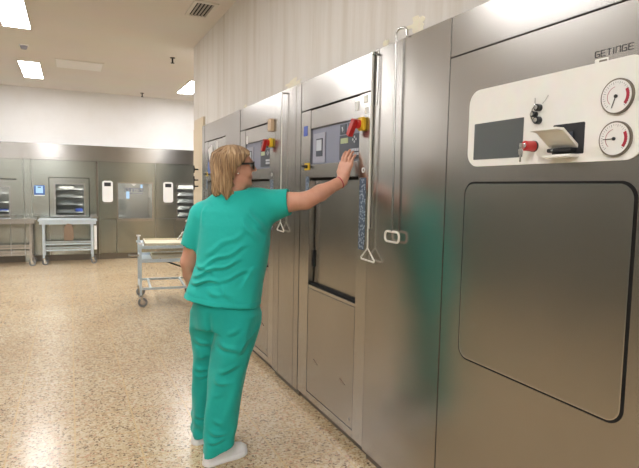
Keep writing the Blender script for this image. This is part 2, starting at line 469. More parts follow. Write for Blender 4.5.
# ------------------------------------------------------------------ ceiling fittings
def ceiling_lamp(x, y, label):
    w, l = 0.27, 1.28
    t = thing('ceiling_lamp', label, 'ceiling light', (x, y, CEIL), 'ceiling light panels')
    o = rrect(x-w/2-.018, x+w/2+.018, y-l/2-.018, y+l/2+.018, .004, 1); i = rrect(x-w/2, x+w/2, y-l/2, y+l/2, .003, 1)
    MB().ring(o, i, lambda u, v: (u, v, CEIL-.012), lambda u, v: (u, v, CEIL-.0005)).build('lamp_frame', FRAMEW, t)
    MB().box(x-w/2+.001, x+w/2-.001, y-l/2+.001, y+l/2-.001, CEIL-.008, CEIL-.001).build('diffuser', LAMP, t)
LT = {(-.51, 6.4): 'rectangular ceiling light panel at the top left corner of the photo, nearest in view',
      (-.51, 9.55): 'rectangular ceiling light panel beyond the smoke detector, left of the flat ceiling hatch',
      (1.98, 9.75): 'ceiling light panel partly hidden behind the end of the cream right wall'}
ROWS = {-2.9: 'behind the camera', .1: 'above the camera', 3.2: 'just ahead of the camera', 6.4: 'in the middle of the room', 9.55: 'at the far end'}
for cx in (-2.05, -.51, 2.04):  # unseen left row added to share out the light; far one follows a highlight
    for cy in (-2.9, .1, 3.2, 6.4, 9.55):
        if cx > 0 and cy < 7: continue
        if cx < -1 and cy in (3.2, 6.4): continue
        yy = 9.75 if cx > 0 else (8.2 if cx < -1 and cy > 9 else cy)
        if cx > 0: cx = 1.98
        ceiling_lamp(cx, yy, LT.get((cx, yy), 'ceiling light panel %s, %s' % (ROWS[cy], 'in the left row added to spread the light' if cx < -1 else 'in the middle row')))

ceiling_lamp(2.1, 7.9, 'ceiling light panel hidden behind the end of the right wall')
t = thing('ceiling_hatch', 'flat white rectangular panel set in the ceiling between lamp and sprinkler', 'ceiling panel', (.155, 8.8, CEIL))
MB().box(-.15, .46, 8.52, 9.08, CEIL-.012, CEIL-.0005, .002).build('panel', WHITE, t)
MB().ring(rrect(-.17, .48, 8.50, 9.10, .01, 1), rrect(-.152, .462, 8.518, 9.082, .008, 1), lambda u, v: (u, v, CEIL-.007), lambda u, v: (u, v, CEIL-.0005)).build('frame', FRAMEW, t)

t = thing('ceiling_vent', 'dark louvred air vent in the ceiling beside the right wall', 'air vent', (1.21, 5.46, CEIL))
MB().ring(rrect(1.09, 1.33, 5.22, 5.70, .005, 1), rrect(1.125, 1.295, 5.255, 5.665, .004, 1), lambda u, v: (u, v, CEIL-.012), lambda u, v: (u, v, CEIL-.0005)).build('frame', FRAMEW, t)
MB().box(1.125, 1.295, 5.255, 5.665, CEIL-.002, CEIL-.0005).build('backing', DARK, t)
for k in range(5):
    x = 1.142+k*.034
    mb = MB(); mb.prism([(x, CEIL-.0035), (x+.004, CEIL-.0035), (x+.014, CEIL-.012), (x+.010, CEIL-.012)], lambda u, v: (u, 5.257, v), lambda u, v: (u, 5.663, v))
    mb.build('slat', plain('slat_grey', (.45, .42, .38), .5) if k == 0 else bpy.data.materials['slat_grey'], t)

t = thing('smoke_detector', 'small round white smoke detector on the ceiling between two light panels', 'smoke detector', (-.5, 7.9, CEIL))
MB().cyl((-.5, 7.9, CEIL-.018), (-.5, 7.9, CEIL-.0005), .055, 24).build('base', WHITE, t, True)
MB().cyl((-.5, 7.9, CEIL-.055), (-.5, 7.9, CEIL-.018), .032, 24, .045).build('sensor', SLATEL, t, True)

def sprinkler(x, y, label):
    t = thing('sprinkler', label, 'sprinkler', (x, y, CEIL), 'ceiling sprinklers')
    MB().cyl((x, y, CEIL-.01), (x, y, CEIL-.0005), .035, 20).build('escutcheon', PLINTH, t, True)
    MB().cyl((x, y, CEIL-.07), (x, y, CEIL-.01), .011, 10).build('pipe', BLACK, t, True)
    MB().cyl((x, y, CEIL-.076), (x, y, CEIL-.07), .026, 16).build('deflector', BLACK, t, True)
sprinkler(1.30, 7.65, 'small dark pendant sprinkler on the ceiling nearer the air vent')
sprinkler(1.27, 10.8, 'tiny dark pendant sprinkler on the ceiling close to the far wall')

# ------------------------------------------------------------------ near sterilizer on the right
def slab(mb, y0, y1, z0, z1, x0=WX, x1=WX+.047, bev=.0015): return mb.box(x0, x1, y0, y1, z0, z1, bev)
t = thing('sterilizer', 'near stainless steel sterilizer with cream control panel, two gauges and large rounded flush door', 'sterilizer', (WX+.4, 1.325, 0), 'steel sterilizers along the right wall')
MB().box(WX+.03, 2.15, .86, 1.79, .05, 2.15).build('cabinet', PLINTH, t)
MB().box(WX+.03, 2.15, .865, 1.785, 0, .05).build('plinth', DARK, t)
slab(MB(), .852, 1.7992, 1.9935, 2.153).build('top_fascia', STEEL, t)
slab(MB(), .852, 1.7992, .055, 1.9875).build('front_panel', STEEL, t)
dy0, dy1, dz0, dz1 = .966, 1.681, .786, 1.490
MB().ring(rrect(dy0, dy1, dz0, dz1, .052, 10), rrect(dy0+.011, dy1-.011, dz0+.011, dz1-.011, .044, 10), XF(WX-.0015), XF(WX+.002)).build('door_gap_ring', DARK, t, label='thin black ring painted in for the gap around the door')  # flat black ring stands in for the dark gap, no real part
d = MB().prism(rrect(dy0+.010, dy1-.010, dz0+.010, dz1-.010, .045, 10), XF(WX-.004), XF(WX+.002)).build('door', STEELD, t)
MB().ring(rrect(dy0+.008, dy1-.008, dz0+.008, dz1-.008, .046, 10), rrect(dy0+.0115, dy1-.0115, dz0+.0115, dz1-.0115, .043, 10), XF(WX-.0045), XF(WX)).build('door_edge', STEELP, d)
# control panel
cp = MB(); cp.prism(rrect(.957, 1.669, 1.5475, 1.835, .055, 10), XF(WX-.004), XF(WX+.002))
cp = cp.build('control_panel', CREAM, t)
MB().prism(rrect(1.388, 1.633, 1.573, 1.708, .002, 1), XF(WX-.0055), XF(WX-.003)).build('screen', SHADESCREEN, cp)
def gauge(y, z, ang):
    g = MB().cyl((WX-.012, y, z), (WX-.003, y, z), .050, 40).build('gauge', PLINTH, cp, True)
    MB().cyl((WX-.0135, y, z), (WX-.012, y, z), .0455, 40).build('dial', DIAL, g, True)
    mb = MB(); a0, a1 = -40, 30
    arc = []
    for r in (.040, .031):
        s_ = [(y-r*math.cos(math.radians(a)), z+r*math.sin(math.radians(a))) for a in range(a0, a1+1, 7)]
        arc += s_ if r > .035 else s_[::-1]
    mb.prism(arc, XF(WX-.0142), XF(WX-.0133)); mb.build('red_zone', DIALRED, g)
    mb = MB()
    for k in range(28):
        a = math.radians(-45+k*10); r0, r1 = (.037, .041) if k % 3 else (.034, .041)
        u0, w0, u1, w1 = y-r0*math.cos(a), z+r0*math.sin(a), y-r1*math.cos(a), z+r1*math.sin(a)
        mb.cyl((WX-.0139, u0, w0), (WX-.0139, u1, w1), .0005, 4)
    mb.build('scale_marks', BLACK, g)
    a = math.radians(ang)
    MB().cyl((WX-.0155, y, z), (WX-.0155, y-.034*math.cos(a), z+.034*math.sin(a)), .0011, 5).cyl((WX-.017, y, z), (WX-.0135, y, z), .005, 12).build('needle', BLACK, g)
    mb = MB()
    for s_, rr in ((-12, .026), (196, .026)):
        pass
    pts = [(WX-.0139, y-.027*math.cos(math.radians(q)), z+.027*math.sin(math.radians(q))) for q in range(100, 231, 10)]
    mb.tube(pts, .0006, 4); mb.build('inner_arc', DIALRED, g)
gauge(1.042, 1.727, 250); gauge(1.040, 1.608, 180)
# sampling ports
for (yy, zz, rr, nm) in ((1.322, 1.731, .0115, 'port'), (1.338, 1.711, .010, 'port'), (1.322, 1.690, .0125, 'port')):
    p = MB().cyl((WX-.020, yy, zz), (WX-.003, yy, zz), rr, 20).build(nm, BLACK, cp, True)
    MB().cyl((WX-.023, yy, zz), (WX-.020, yy, zz), rr*.62, 16).build('cap', STEELP, p, True)
MB().tube([(WX-.006, 1.342, 1.765), (WX-.010, 1.338, 1.752), (WX-.014, 1.334, 1.742), (WX-.016, 1.342, 1.728), (WX-.014, 1.350, 1.706), (WX-.012, 1.340, 1.686)], .0018, 6).tube([(WX-.006, 1.288, 1.767), (WX-.010, 1.295, 1.752), (WX-.012, 1.305, 1.742)], .0014, 6).build('hose_clip', STEELP, cp, True)
# key switch, red, with keys
k = MB().cyl((WX-.010, 1.338, 1.606), (WX-.003, 1.338, 1.606), .019, 24).build('key_switch', BLACK, cp, True)
MB().cyl((WX-.046, 1.338, 1.606), (WX-.010, 1.338, 1.606), .0165, 24, .018).build('knob', RED, k, True)
MB().cyl((WX-.050, 1.338, 1.606), (WX-.0455, 1.338, 1.606), .009, 16).build('lock', STEELP, k, True)
MB().prism(rrect(1.335, 1.340, 1.599, 1.613, .002, 2), XF(WX-.068), XF(WX-.050)).prism(rrect(1.328, 1.347, 1.575, 1.597, .006, 4), XF(WX-.064), XF(WX-.062)).prism(rrect(1.335, 1.342, 1.552, 1.577, .001, 1), XF(WX-.0635), XF(WX-.0618)).build('key', STEELP, k)
# printer opening with open cream flap
pr_ = MB().prism(rrect(1.145, 1.262, 1.573, 1.668, .004, 2), XF(WX-.0052), XF(WX-.003)).build('printer', BLACK, cp)
MB().prism(rrect(1.185, 1.225, 1.605, 1.642, .002, 1), XF(WX-.009), XF(WX-.005)).build('paper_slot', SLATED, pr_)
MB().prism([(WX-.006, 1.592), (WX-.072, 1.640), (WX-.104, 1.642), (WX-.104, 1.648), (WX-.070, 1.648), (WX-.004, 1.602)], lambda u, v: (u, 1.165, v), lambda u, v: (u, 1.268, v)).build('flap', CREAM, pr_)
MB().box(WX-.030, WX-.004, 1.170, 1.262, 1.580, 1.592, .002).build('paper_roller', BLACK, pr_)
MB().box(WX-.042, WX-.004, 1.160, 1.268, 1.562, 1.572, .002).build('tray_lip', CREAM, pr_)
MB().box(WX-.032, WX-.0295, 1.235, 1.243, 1.583, 1.589).build('catch', STEELP, pr_)
# maker's lettering and the small tag under it
lt = MB(); letters(lt, 'GETINGE', (WX, 1.128, 1.852), (0, -1, 0), (0, 0, 1), (-1, 0, 0), .0165, .0134, .0058, .0019)
lt.build('lettering', BLACK, t)
tg = MB().prism(rrect(1.083, 1.128, 1.829, 1.846, .001, 1), XF(WX-.001), XF(WX)).build('tag_plate', CREAM, t)
MB().prism(rrect(1.087, 1.113, 1.834, 1.841, .002, 2), XF(WX-.0016), XF(WX-.0009)).build('tag_mark', PLINTH, tg)

# ------------------------------------------------------------------ plain steel filler panels between the machines
def filler(y0, y1, label, seams=()):
    t = thing('cladding_panel', label, 'wall panel', (WX+.4, (y0+y1)/2, 0), 'plain steel cladding between the sterilizers')
    MB().box(WX+.02, 2.15, y0+.01, y1-.01, .05, 2.15).build('cabinet', PLINTH, t)
    MB().box(WX+.02, 2.15, y0+.01, y1-.01, 0, .05).build('plinth', PLINTH, t)
    ys = [y0]+list(seams)+[y1]
    for a, b in zip(ys, ys[1:]): slab(MB(), a+.0012, b-.0012, .045, 2.153, x0=WX-.002).build('sheet', STEEL, t)
filler(-1.2, .85, 'plain steel cladding wall on the camera side of the nearest sterilizer')
filler(1.80, 2.431, 'wide plain steel cladding panel behind the oval-ended pull rod')
filler(3.352, 3.853, 'narrow steel cladding with vertical seams just past the machine being operated', (3.44, 3.74))
filler(4.779, 5.278, 'steel cladding strip just behind the head of the person in teal')
filler(6.20, 6.325, 'narrow steel end strip next to the beige cheek of the right wall')

# ------------------------------------------------------------------ older sterilizers with slate-blue control panels
def sterilizer(y0, label, extras):
    y1 = y0+.921
    a, b = y0+.12, y0+.765          # opening between the side frames
    t = thing('sterilizer', label, 'sterilizer', (WX+.4, (y0+y1)/2, 0), 'steel sterilizers along the right wall')
    MB().box(WX+.055, 2.15, y0+.004, y1-.004, .05, 2.15).build('cabinet', PLINTH, t)
    MB().box(WX+.035, 2.15, y0+.004, y1-.004, 0, .05).build('plinth', PLINTH, t)
    slab(MB(), y0+.002, y1-.002, 1.963, 2.153).build('top_fascia', STEEL, t)
    mb = MB(); slab(mb, b, y1-.002, .055, 1.955); slab(mb, y0+.002, a, .055, 1.955)
    slab(mb, a, b, 1.523, 1.606, bev=.0008); slab(mb, a, b, .055, .10, bev=.0008)
    mb.build('front_frame', STEELL, t)
    slab(MB(), a+.002, b-.002, 1.836, 1.951, x0=WX+.002).build('upper_cover', STEELL, t)
    lp = slab(MB(), a+.003, b-.003, .104, .800, x0=WX+.001).build('lower_panel', STEEL, t)
    for yy in (b-.14, a+.13):
        MB().prism([(yy-.045, .33), (yy+.02, .352), (yy+.045, .347), (yy-.02, .325)], XF(WX+.0002), XF(WX+.002)).build('slot', BROWN, lp)
    MB().cyl((WX-.002, a+.045, .145), (WX+.002, a+.045, .145), .010, 12).build('screw', STEELP, lp, True)
    MB().box(WX+.002, WX+.047, a+.002, b-.002, .803, .822, .001).build('sill', STEELL, t)
    MB().box(WX+.012, WX+.05, a, b, .822, .832).build('seal', DARK, t)
    dr = MB().box(WX+.040, WX+.052, a+.002, b-.012, .832, 1.505, .002).build('door', STEELD, t)
    MB().box(WX+.034, WX+.052, a, b, 1.507, 1.522).build('door_gap', DARK, t)
    MB().box(WX+.030, WX+.040, b-.014, b-.002, .94, 1.05).build('guide', BLACK, dr)
    # control panel
    c = MB().box(WX+.016, WX+.045, a+.001, b-.001, 1.608, 1.834).build('control_panel', SLATE, t)
    pc = MB().box(WX+.009, WX+.017, b-.20, b-.025, 1.615, 1.800, .002).build('printer_cover', SLATEL, c)
    MB().box(WX+.006, WX+.010, b-.165, b-.075, 1.655, 1.765).build('printer_window', SLATED, pc)
    MB().box(WX+.004, WX+.0065, b-.157, b-.083, 1.690, 1.757).build('paper', ICON, pc)
    for q in (0, 1):
        yy = a+.215-q*.095
        bt = MB().box(WX+.011, WX+.017, yy-.036, yy+.036, 1.765, 1.822, .001).build('button', SLATED, c)
        MB().prism([(yy+.012, 1.808), (yy+.004, 1.790), (yy+.010, 1.790), (yy-.004, 1.774), (yy, 1.786), (yy-.008, 1.786), (yy+.002, 1.808)], XF(WX+.0095), XF(WX+.0112)).build('button_symbol', ICON, bt)
    kp = MB().box(WX+.010, WX+.017, a+.01, a+.252, 1.620, 1.758, .001).build('keypad', SLATED, c)
    MB().box(WX+.008, WX+.0105, a+.145, a+.235, 1.712, 1.742).build('display', LCD, kp)
    mb = MB()
    for r_ in range(2):
        for q in range(4): mb.box(WX+.008, WX+.0105, a+.02+q*.026, a+.040+q*.026, 1.662-r_*.022, 1.677-r_*.022)
    mb.build('keys', ICON, kp)
    mb = MB()
    for u, v in ((0, .013), (0, -.013), (.018, 0), (-.018, 0)): mb.prism([(a+.07+u-.008, 1.727+v), (a+.07+u, 1.727+v+.008), (a+.07+u+.008, 1.727+v), (a+.07+u, 1.727+v-.008)], XF(WX+.008), XF(WX+.0105))
    mb.build('arrow_keys', ICON, kp)
    # main switch
    s_ = MB().box(WX-.022, WX, a-.075, a-.012, 1.762, 1.832, .006).build('main_switch', YEL, t, label='yellow switch base with red handle')
    MB().cyl((WX-.040, a-.035, 1.797), (WX-.022, a-.035, 1.797), .024, 20).build('switch_hub', RED, s_, True)
    MB().prism([(a-.055, 1.815), (a-.025, 1.825), (a+.035, 1.748), (a+.010, 1.733)], XF(WX-.062), XF(WX-.036)).build('switch_handle', RED, s_)
    # key lock on the far frame
    kl = MB().box(WX-.006, WX, b+.008, b+.078, 1.572, 1.618, .001).build('key_plate', YEL, t)
    MB().cyl((WX-.02, b+.035, 1.595), (WX-.006, b+.035, 1.595), .012, 14).box(WX-.045, WX-.018, b+.030, b+.040, 1.588, 1.602).build('key', BLACK, kl, True)
    MB().ring(circ(a-.055, 1.555, .014, 20), circ(a-.055, 1.555, .010, 20), XF(WX-.003), XF(WX)).build('lock_ring', WHITE, t)
    for (u0, u1, v0, v1) in ((a-.085, a-.02, 1.13, 1.515), (b+.015, b+.065, 1.43, 1.53)):
        MB().box(WX-.0012, WX, u0, u1, v0, v1).build('label_strip', STRIP, t)
    for args in extras:
        MB().box(WX-.0015 if len(args) < 8 else args[7], WX+.002, y0+args[0], y0+args[1], args[2], args[3], .0005).build(args[4], args[5], t)
    return t
sterilizer(2.430, 'stainless steel sterilizer whose slate-blue keypad the person is touching', [
    (.815, .875, 1.795, 1.860, 'sticker', BLUE), (.035, .075, 1.905, 1.942, 'sticker', CREAM), (.030, .062, 1.845, 1.880, 'sticker', CREAM),
    (.135, .175, 1.875, 1.925, 'sticker', WHITE)])
sterilizer(3.855, 'stainless steel sterilizer with tan plate and red-yellow switch right of the person\'s glasses', [
    (.035, .105, 1.885, 1.975, 'name_plate', TAN, None, WX-.025), (.70, .735, 1.83, 1.90, 'sticker', WHITE)])
sterilizer(5.280, 'farthest stainless steel sterilizer on the right wall, mostly behind the person\'s hair', [
    (.33, .37, 1.85, 1.93, 'sticker', WHITE)])
tag(MB().prism([(5.76, 1.76), (5.92, 1.73), (5.99, 1.86), (5.83, 1.90)], XF(WX-.012), XF(WX-.0015)).build('paper_sheet', WHITE, origin=(WX, 5.85, 1.8)), 'tilted white paper sheet stuck on the farthest right-hand sterilizer', 'paper')
tag(MB().box(WX-.014, WX-.002, 5.80, 5.98, 1.60, 1.725, .002).build('control_display', SCRB, origin=(WX, 5.9, 1.66)), 'small blue display below the tilted paper, left of the person\'s hair', 'display')

# valve knobs on the beige cheek
for z_, r_, lb in ((1.66, .022, 'black lever valve highest on the beige cheek at the end of the right wall'),
                   (1.53, .016, 'small black valve in the middle of the beige cheek'),
                   (1.455, .016, 'lowest small black valve on the beige cheek')):
    t = thing('valve', lb, 'valve', (WX, 6.55, z_), 'valves on the beige cheek')
    MB().cyl((WX-.045, 6.55, z_), (WX, 6.55, z_), .009, 10).build('stem', BLACK, t, True)
    MB().cyl((WX-.055, 6.55, z_), (WX-.045, 6.55, z_), r_*1.4, 16).box(WX-.056, WX-.046, 6.542, 6.558, z_-.045, z_+.045).build('handle', BLACK, t)

# ------------------------------------------------------------------ pull rods on the machines
t = thing('pull_rod', 'long steel pull rod hooked over the top edge, with oval loop at its lower end', 'pull rod', (WX, 2.22, 2.2))
px = WX-.024
MB().tube([(px, 2.161, 1.255), (px, 2.176, 2.165), (px, 2.175, 2.183), (px+.004, 2.163, 2.196), (px+.012, 2.143, 2.198), (px+.014, 2.123, 2.192), (WX-.009, 2.11, 2.178), (WX-.009, 2.108, 2.15)], .006, 10).build('rod', STEELP, t, True)
MB().tube([(px, u, v) for u, v in rrect(2.100, 2.222, 1.205, 1.254, .020, 5)], .0055, 8, True).build('loop_handle', WHITEW, t, True)
def cord(y, label, z0, z1=2.13):
    t = thing('hanging_pull', label, 'pull cord', (WX, y, z1), 'cords with triangle handles')
    x = WX-.026
    MB().cyl((WX-.002, y, z1), (x-.006, y, z1), .006, 10).build('hook', STEELP, t, True)
    MB().tube([(x, y, z1), (x, y-.004, 1.9), (x, y-.002, 1.6), (x, y+.002, 1.35), (x, y, z0)], .0042, 8).build('cord', WHITEW, t, True)
    MB().tube([(x, y, z0), (x, y-.072, z0-.060), (x, y-.066, z0-.067), (x, y+.060, z0-.063), (x, y+.066, z0-.056)], .0042, 6, True).build('triangle_handle', WHITEW, t, True)
cord(2.385, 'white pull cord with triangle handle beside the machine being operated', 1.152)
cord(3.655, 'pull cord with triangle handle showing just under the person\'s raised arm', 1.205)
t = thing('steel_conduit', 'slim vertical steel conduit with dark cable right of the operated machine', 'conduit', (WX, 2.40, 1.6))
MB().cyl((WX-.0095, 2.408, 1.25), (WX-.0095, 2.408, 2.15), .007, 10).build('tube', WHITEW, t, True)
MB().tube([(WX-.008, 2.372, 2.155), (WX-.010, 2.374, 2.0), (WX-.010, 2.382, 1.88)], .002, 6).build('cable', BLACK, t, True)

# ------------------------------------------------------------------ far bank of machines
def far_machine(name, x0, x1, win, label, sill=False, panel=None, seams=(), shelves=3, rack='shelf'):
    t = thing(name, label, 'sterilizer', ((x0+x1)/2, BY+.4, 0), 'steel machines across the far end')
    y0 = BY; D_ = BY+.75
    wx0, wx1, wz0, wz1 = win
    mb = MB()
    g = .0025
    mb.box(x0+g, x1-g, y0, y0+.03, wz1, 1.895); mb.box(x0+g, wx0, y0, y0+.03, wz0, wz1); mb.box(wx1, x1-g, y0, y0+.03, wz0, wz1)
    mb.build('front_panel', STEELB, t)
    xs = [x0]+[s for s in seams]+[x1]
    for a, b in zip(xs, xs[1:]): MB().box(a+g, b-g, y0, y0+.03, .115, wz0-.004, .001).build('lower_panel', STEELB, t)
    MB().box(x0+g, x1-g, y0+.02, y0+.05, 0, .11).build('plinth', PLINTH, t)
    # hollow chamber behind the window
    c = MB()
    c.box(x0+.004, x1-.004, D_-.03, D_, .02, 1.89)
    c.box(x0+.004, wx0-.01, y0+.032, D_-.03, .02, 1.89); c.box(wx1+.01, x1-.004, y0+.032, D_-.03, .02, 1.89)
    c.box(wx0-.01, wx1+.01, y0+.032, D_-.03, .02, wz0-.02); c.box(wx0-.01, wx1+.01, y0+.032, D_-.03, wz1+.02, 1.89)
    c.build('chamber', CHAMB, t)
    MB().box(wx0+.03, wx1-.03, y0+.04, y0+.09, wz1+.003, wz1+.018).box(*((wx0-.009, wx0-.002) if wx0 > .4 else (wx1+.002, wx1+.009)), y0+.04, y0+.09, wz0+.02, wz1-.02).build('chamber_fill_strip', CFILL, t)  # glowing strips added out of sight to brighten the chamber
    f = .022
    fr = MB().ring([(wx0-f, wz0-f), (wx1+f, wz0-f), (wx1+f, wz1+f), (wx0-f, wz1+f)], [(wx0+.006, wz0+.006), (wx1-.006, wz0+.006), (wx1-.006, wz1-.006), (wx0+.006, wz1-.006)], YF(y0-.012), YF(y0+.004)).build('window_frame', STEELL, t)
    MB().box(wx0, wx1, y0+.005, y0+.011, wz0, wz1).build('pane', GLASS, fr)
    if sill: MB().box(wx0-.03, wx1+.03, y0-.04, y0, wz0-.045, wz0-.022, .003).build('sill', STEELL, t)
    n = shelves
    for k in range(n):
        z = wz0+.03+(wz1-wz0)*k/n
        mb = MB(); mb.box(wx0+.03, wx1-.03, y0+.10, y0+.55, z, z+.012)
        mb.box(wx0+.03, wx1-.03, y0+.10, y0+.112, z, z+.035)
        mb.build(rack, CHAMB, t)
    return t
Z = .85
tA = far_machine('washer_disinfector', -2.30, -.775, (-1.85, -1.0, .88, 1.38), 'far steel machine at the left edge of the photo with shelves behind glass', seams=(-1.0, ))
MB().box(-2.0, -.90, BY-.006, BY, .845, .86).build('door_edge', PLINTH, tA)
MB().box(-2.0, -.885, BY-.006, BY, 1.515, 1.53).build('door_edge', DARK, tA)
t = thing('cladding_panel', 'narrow vertical steel strip between the two left-hand far machines', 'wall panel', (-.71, BY, 0))
MB().box(-.772, -.648, BY, BY+.7, 0, 1.893).build('sheet', STEELB, t)
tB = far_machine('washer_disinfector', -.645, .455, (-.256, .241, .862, 1.452), 'far steel machine with small blue display left of its framed window', seams=(-.36,), shelves=4)
MB().ring(rrect(-.362, .335, .825, 1.575, .004, 1), rrect(-.352, .325, .835, 1.565, .003, 1), YF(BY-.002), YF(BY+.002)).build('door_gap', DARK, tB)
MB().ring(rrect(-.352, .325, .835, 1.565, .004, 1), rrect(-.279, .264, .840, 1.475, .003, 1), YF(BY-.010), YF(BY-.0005)).build('door', STEELB, tB)
s_ = MB().box(-.605, -.428, BY-.02, BY, 1.245, 1.400+.02, .004).build('display', SCRB, tB, label='blue display')
MB().box(-.575, -.458, BY-.022, BY-.0195, 1.275, 1.405).build('display_image', SCRL, s_)
MB().box(-.545, -.490, BY-.0235, BY-.0215, 1.375, 1.392).build('display_text', BLACK, s_)
MB().box(-.60, -.433, BY-.022, BY, 1.225, 1.240).build('display_ledge', WHITE, tB)
tC = far_machine('washer_disinfector', .490, 1.5585, (.845, 1.492, .79, 1.495), 'far steel machine with large pale window and reversed lettering on the glass', sill=True, seams=(.81,), shelves=2)
tD = far_machine('washer_disinfector', 1.56, 2.75, (1.985, 2.60, .79, 1.495), 'far steel machine beside the beige cheek with racks behind its glass', sill=True, seams=(1.93,), shelves=5)
tE = thing('cladding_panel', 'thin dark steel upright right of the far blue-lit trolley', 'wall panel', (.472, BY, 0))
MB().box(.459, .486, BY-.01, BY+.5, 0, 1.893).build('sheet', PLINTH, tE)
MB().box(2.76, 3.59, BY, BY+.5, 0, 1.893).build('cladding_panel', STEELB).__setitem__('label', 'steel cladding at the far right behind the end of the right wall')
bpy.data.objects['cladding_panel'].get('label')
for o in list(C.objects):
    if o.parent is None and o.name.startswith('cladding_panel') and 'category' not in o: o['category'] = 'wall panel'
tF = thing('cladding_panel', 'steel cladding at the far left beyond the edge of the photo', 'wall panel', (-2.45, BY, 0))
MB().box(-2.575, -2.305, BY, BY+.5, 0, 1.893).build('sheet', STEELB, tF)
for tt, a, b, lb in ((tC, .562, .753, None), (tD, 1.688, 1.920, None)):
    w = (b-a); a, b = (a, b) if w < .2 else (a+.02, b-.02)
    o = MB().prism(rrect(a, b, 1.118, 1.530, .045, 6), YF(BY-.030), YF(BY)).build('control_box', WHITE, tt, label='white rounded control box with black screen')
    MB().prism(rrect(a+.035, b-.035, 1.425, 1.498, .006, 2), YF(BY-.033), YF(BY-.029)).build('screen', BLACK, o)
    MB().box(a-.015, b+.015, BY-.006, BY, 1.075, 1.105).build('ledge', STEELL, tt)
# reversed lettering seen on the pane
lt = MB(); letters(lt, 'GETINGE', (1.315, BY+.004, 1.335), (-1, 0, 0), (0, 0, 1), (0, -1, 0), .06, .042, .014, .013, .001)
for k in range(13): lt.box(1.03+k*.022, 1.044+k*.022, BY+.0028, BY+.004, 1.285, 1.307)
pane = [o for o in C.objects if o.name.startswith('window_frame') and o.parent == tC][0]
lt.build('lettering', SLATE, pane)
MB().prism([(1.09, 1.485), (1.20, 1.485), (1.145, 1.435)], YF(BY+.002), YF(BY+.004)).build('sticker', WHITE, pane)
MB().box(1.27, 1.31, BY+.002, BY+.004, 1.40, 1.47).build('sticker', SCRL, pane)
MB().box(1.0, 1.06, BY+.002, BY+.004, 1.19, 1.33).build('sticker', SCRL, pane)
# load inside the far machines
def basket(x0, x1, y, z, h, mat, label, cat='tray', name='instrument_tray'):
    o = MB(); o.box(x0, x1, y, y+.3, z, z+.006)
    o.box(x0, x1, y, y+.005, z, z+h); o.box(x0, x1, y+.295, y+.3, z, z+h); o.box(x0, x0+.005, y, y+.3, z, z+h); o.box(x1-.005, x1, y, y+.3, z, z+h)
    for k in range(5): o.cyl((x0+.03+k*(x1-x0-.06)/4, y+.04, z+.012), (x0+.05+k*(x1-x0-.06)/4, y+.25, z+h*.8), .006, 6)
    tag(o.build(name, mat, origin=((x0+x1)/2, y, z)), label, cat, 'trays inside the far machines')
for k, (q, nm) in enumerate((('lowest', 0), ('second lowest', 1), ('third', 2), ('topmost', 3))):
    z = .862+.03+.59*k/4+.0125
    basket(-.19, .06, BY+.14, z, .06, CHAMB, 'steel tray on the %s shelf behind the window above the brown-tagged trolley' % q)
tag(MB().box(.08, .21, BY+.125, BY+.3, .862+.03+.0125, .99, .01).build('blue_box', BLUE, origin=(.14, BY+.2, .905)), 'small blue box on the lowest shelf behind the far framed window', 'box')
tag(MB().box(-1.25, -1.05, BY+.125, BY+.3, .88+.03+.0125, .97, .008).build('blue_box', BLUE, origin=(-1.15, BY+.2, .92)), 'blue box low behind the glass at the left edge', 'box')
for k in range(5):
    z = .79+.03+.705*k/5+.0125
    basket(2.04, 2.42, BY+.14, z, .07, CHAMB, 'steel rack tray, %s of the five behind the far right window' % ('lowest', 'second', 'third', 'fourth', 'highest')[k])

# ------------------------------------------------------------------ trolleys
def caster(mb_w, mb_f, x, y, r=.045, dx=0.0, dy=.03):
    mb_w.cyl((x-.014 if dy else x, y, r), (x+.014 if dy else x, y, r), r, 24) if dy else mb_w.cyl((x, y-.014, r), (x, y+.014, r), r, 24)
def make_caster(parent, x, y, r, ztop, along='x'):
    c = MB(); n = (0, 1, 0) if along == 'x' else (1, 0, 0)
    o = .02
    wc = Vector((x+(o if along == 'x' else 0), y+(o if along != 'x' else 0), r))
    nv = Vector(n)
    w = MB().cyl(wc-nv*.013, wc+nv*.013, r, 24)
    w = w.build('caster', RUBBER, parent, True)
    MB().cyl(wc-nv*.0145, wc+nv*.0145, r*.55, 16).build('hub', STEELL, w, True)
    f = MB()
    for s in (-1, 1):
        p = wc+nv*.018*s
        q = Vector((x, y, 2*r+.012))+nv*.018*s
        e = Vector((.012, 0, 0)) if along == 'x' else Vector((0, .012, 0))
        th = nv*.002
        cs = [p-e-th, p+e-th, q+e*1.6-th, q-e*1.6-th, p-e+th, p+e+th, q+e*1.6+th, q-e*1.6+th]
        vs = [f.bm.verts.new(v) for v in cs]
        for fc in ((0, 1, 2, 3), (7, 6, 5, 4), (0, 4, 5, 1), (1, 5, 6, 2), (2, 6, 7, 3), (3, 7, 4, 0)): f.bm.faces.new([vs[i] for i in fc])
    f.cyl((x, y, 2*r+.008), (x, y, 2*r+.02), .028, 16).cyl((x, y, 2*r+.015), (x, y, ztop), .012, 10)
    f.build('fork', STEELP, w)

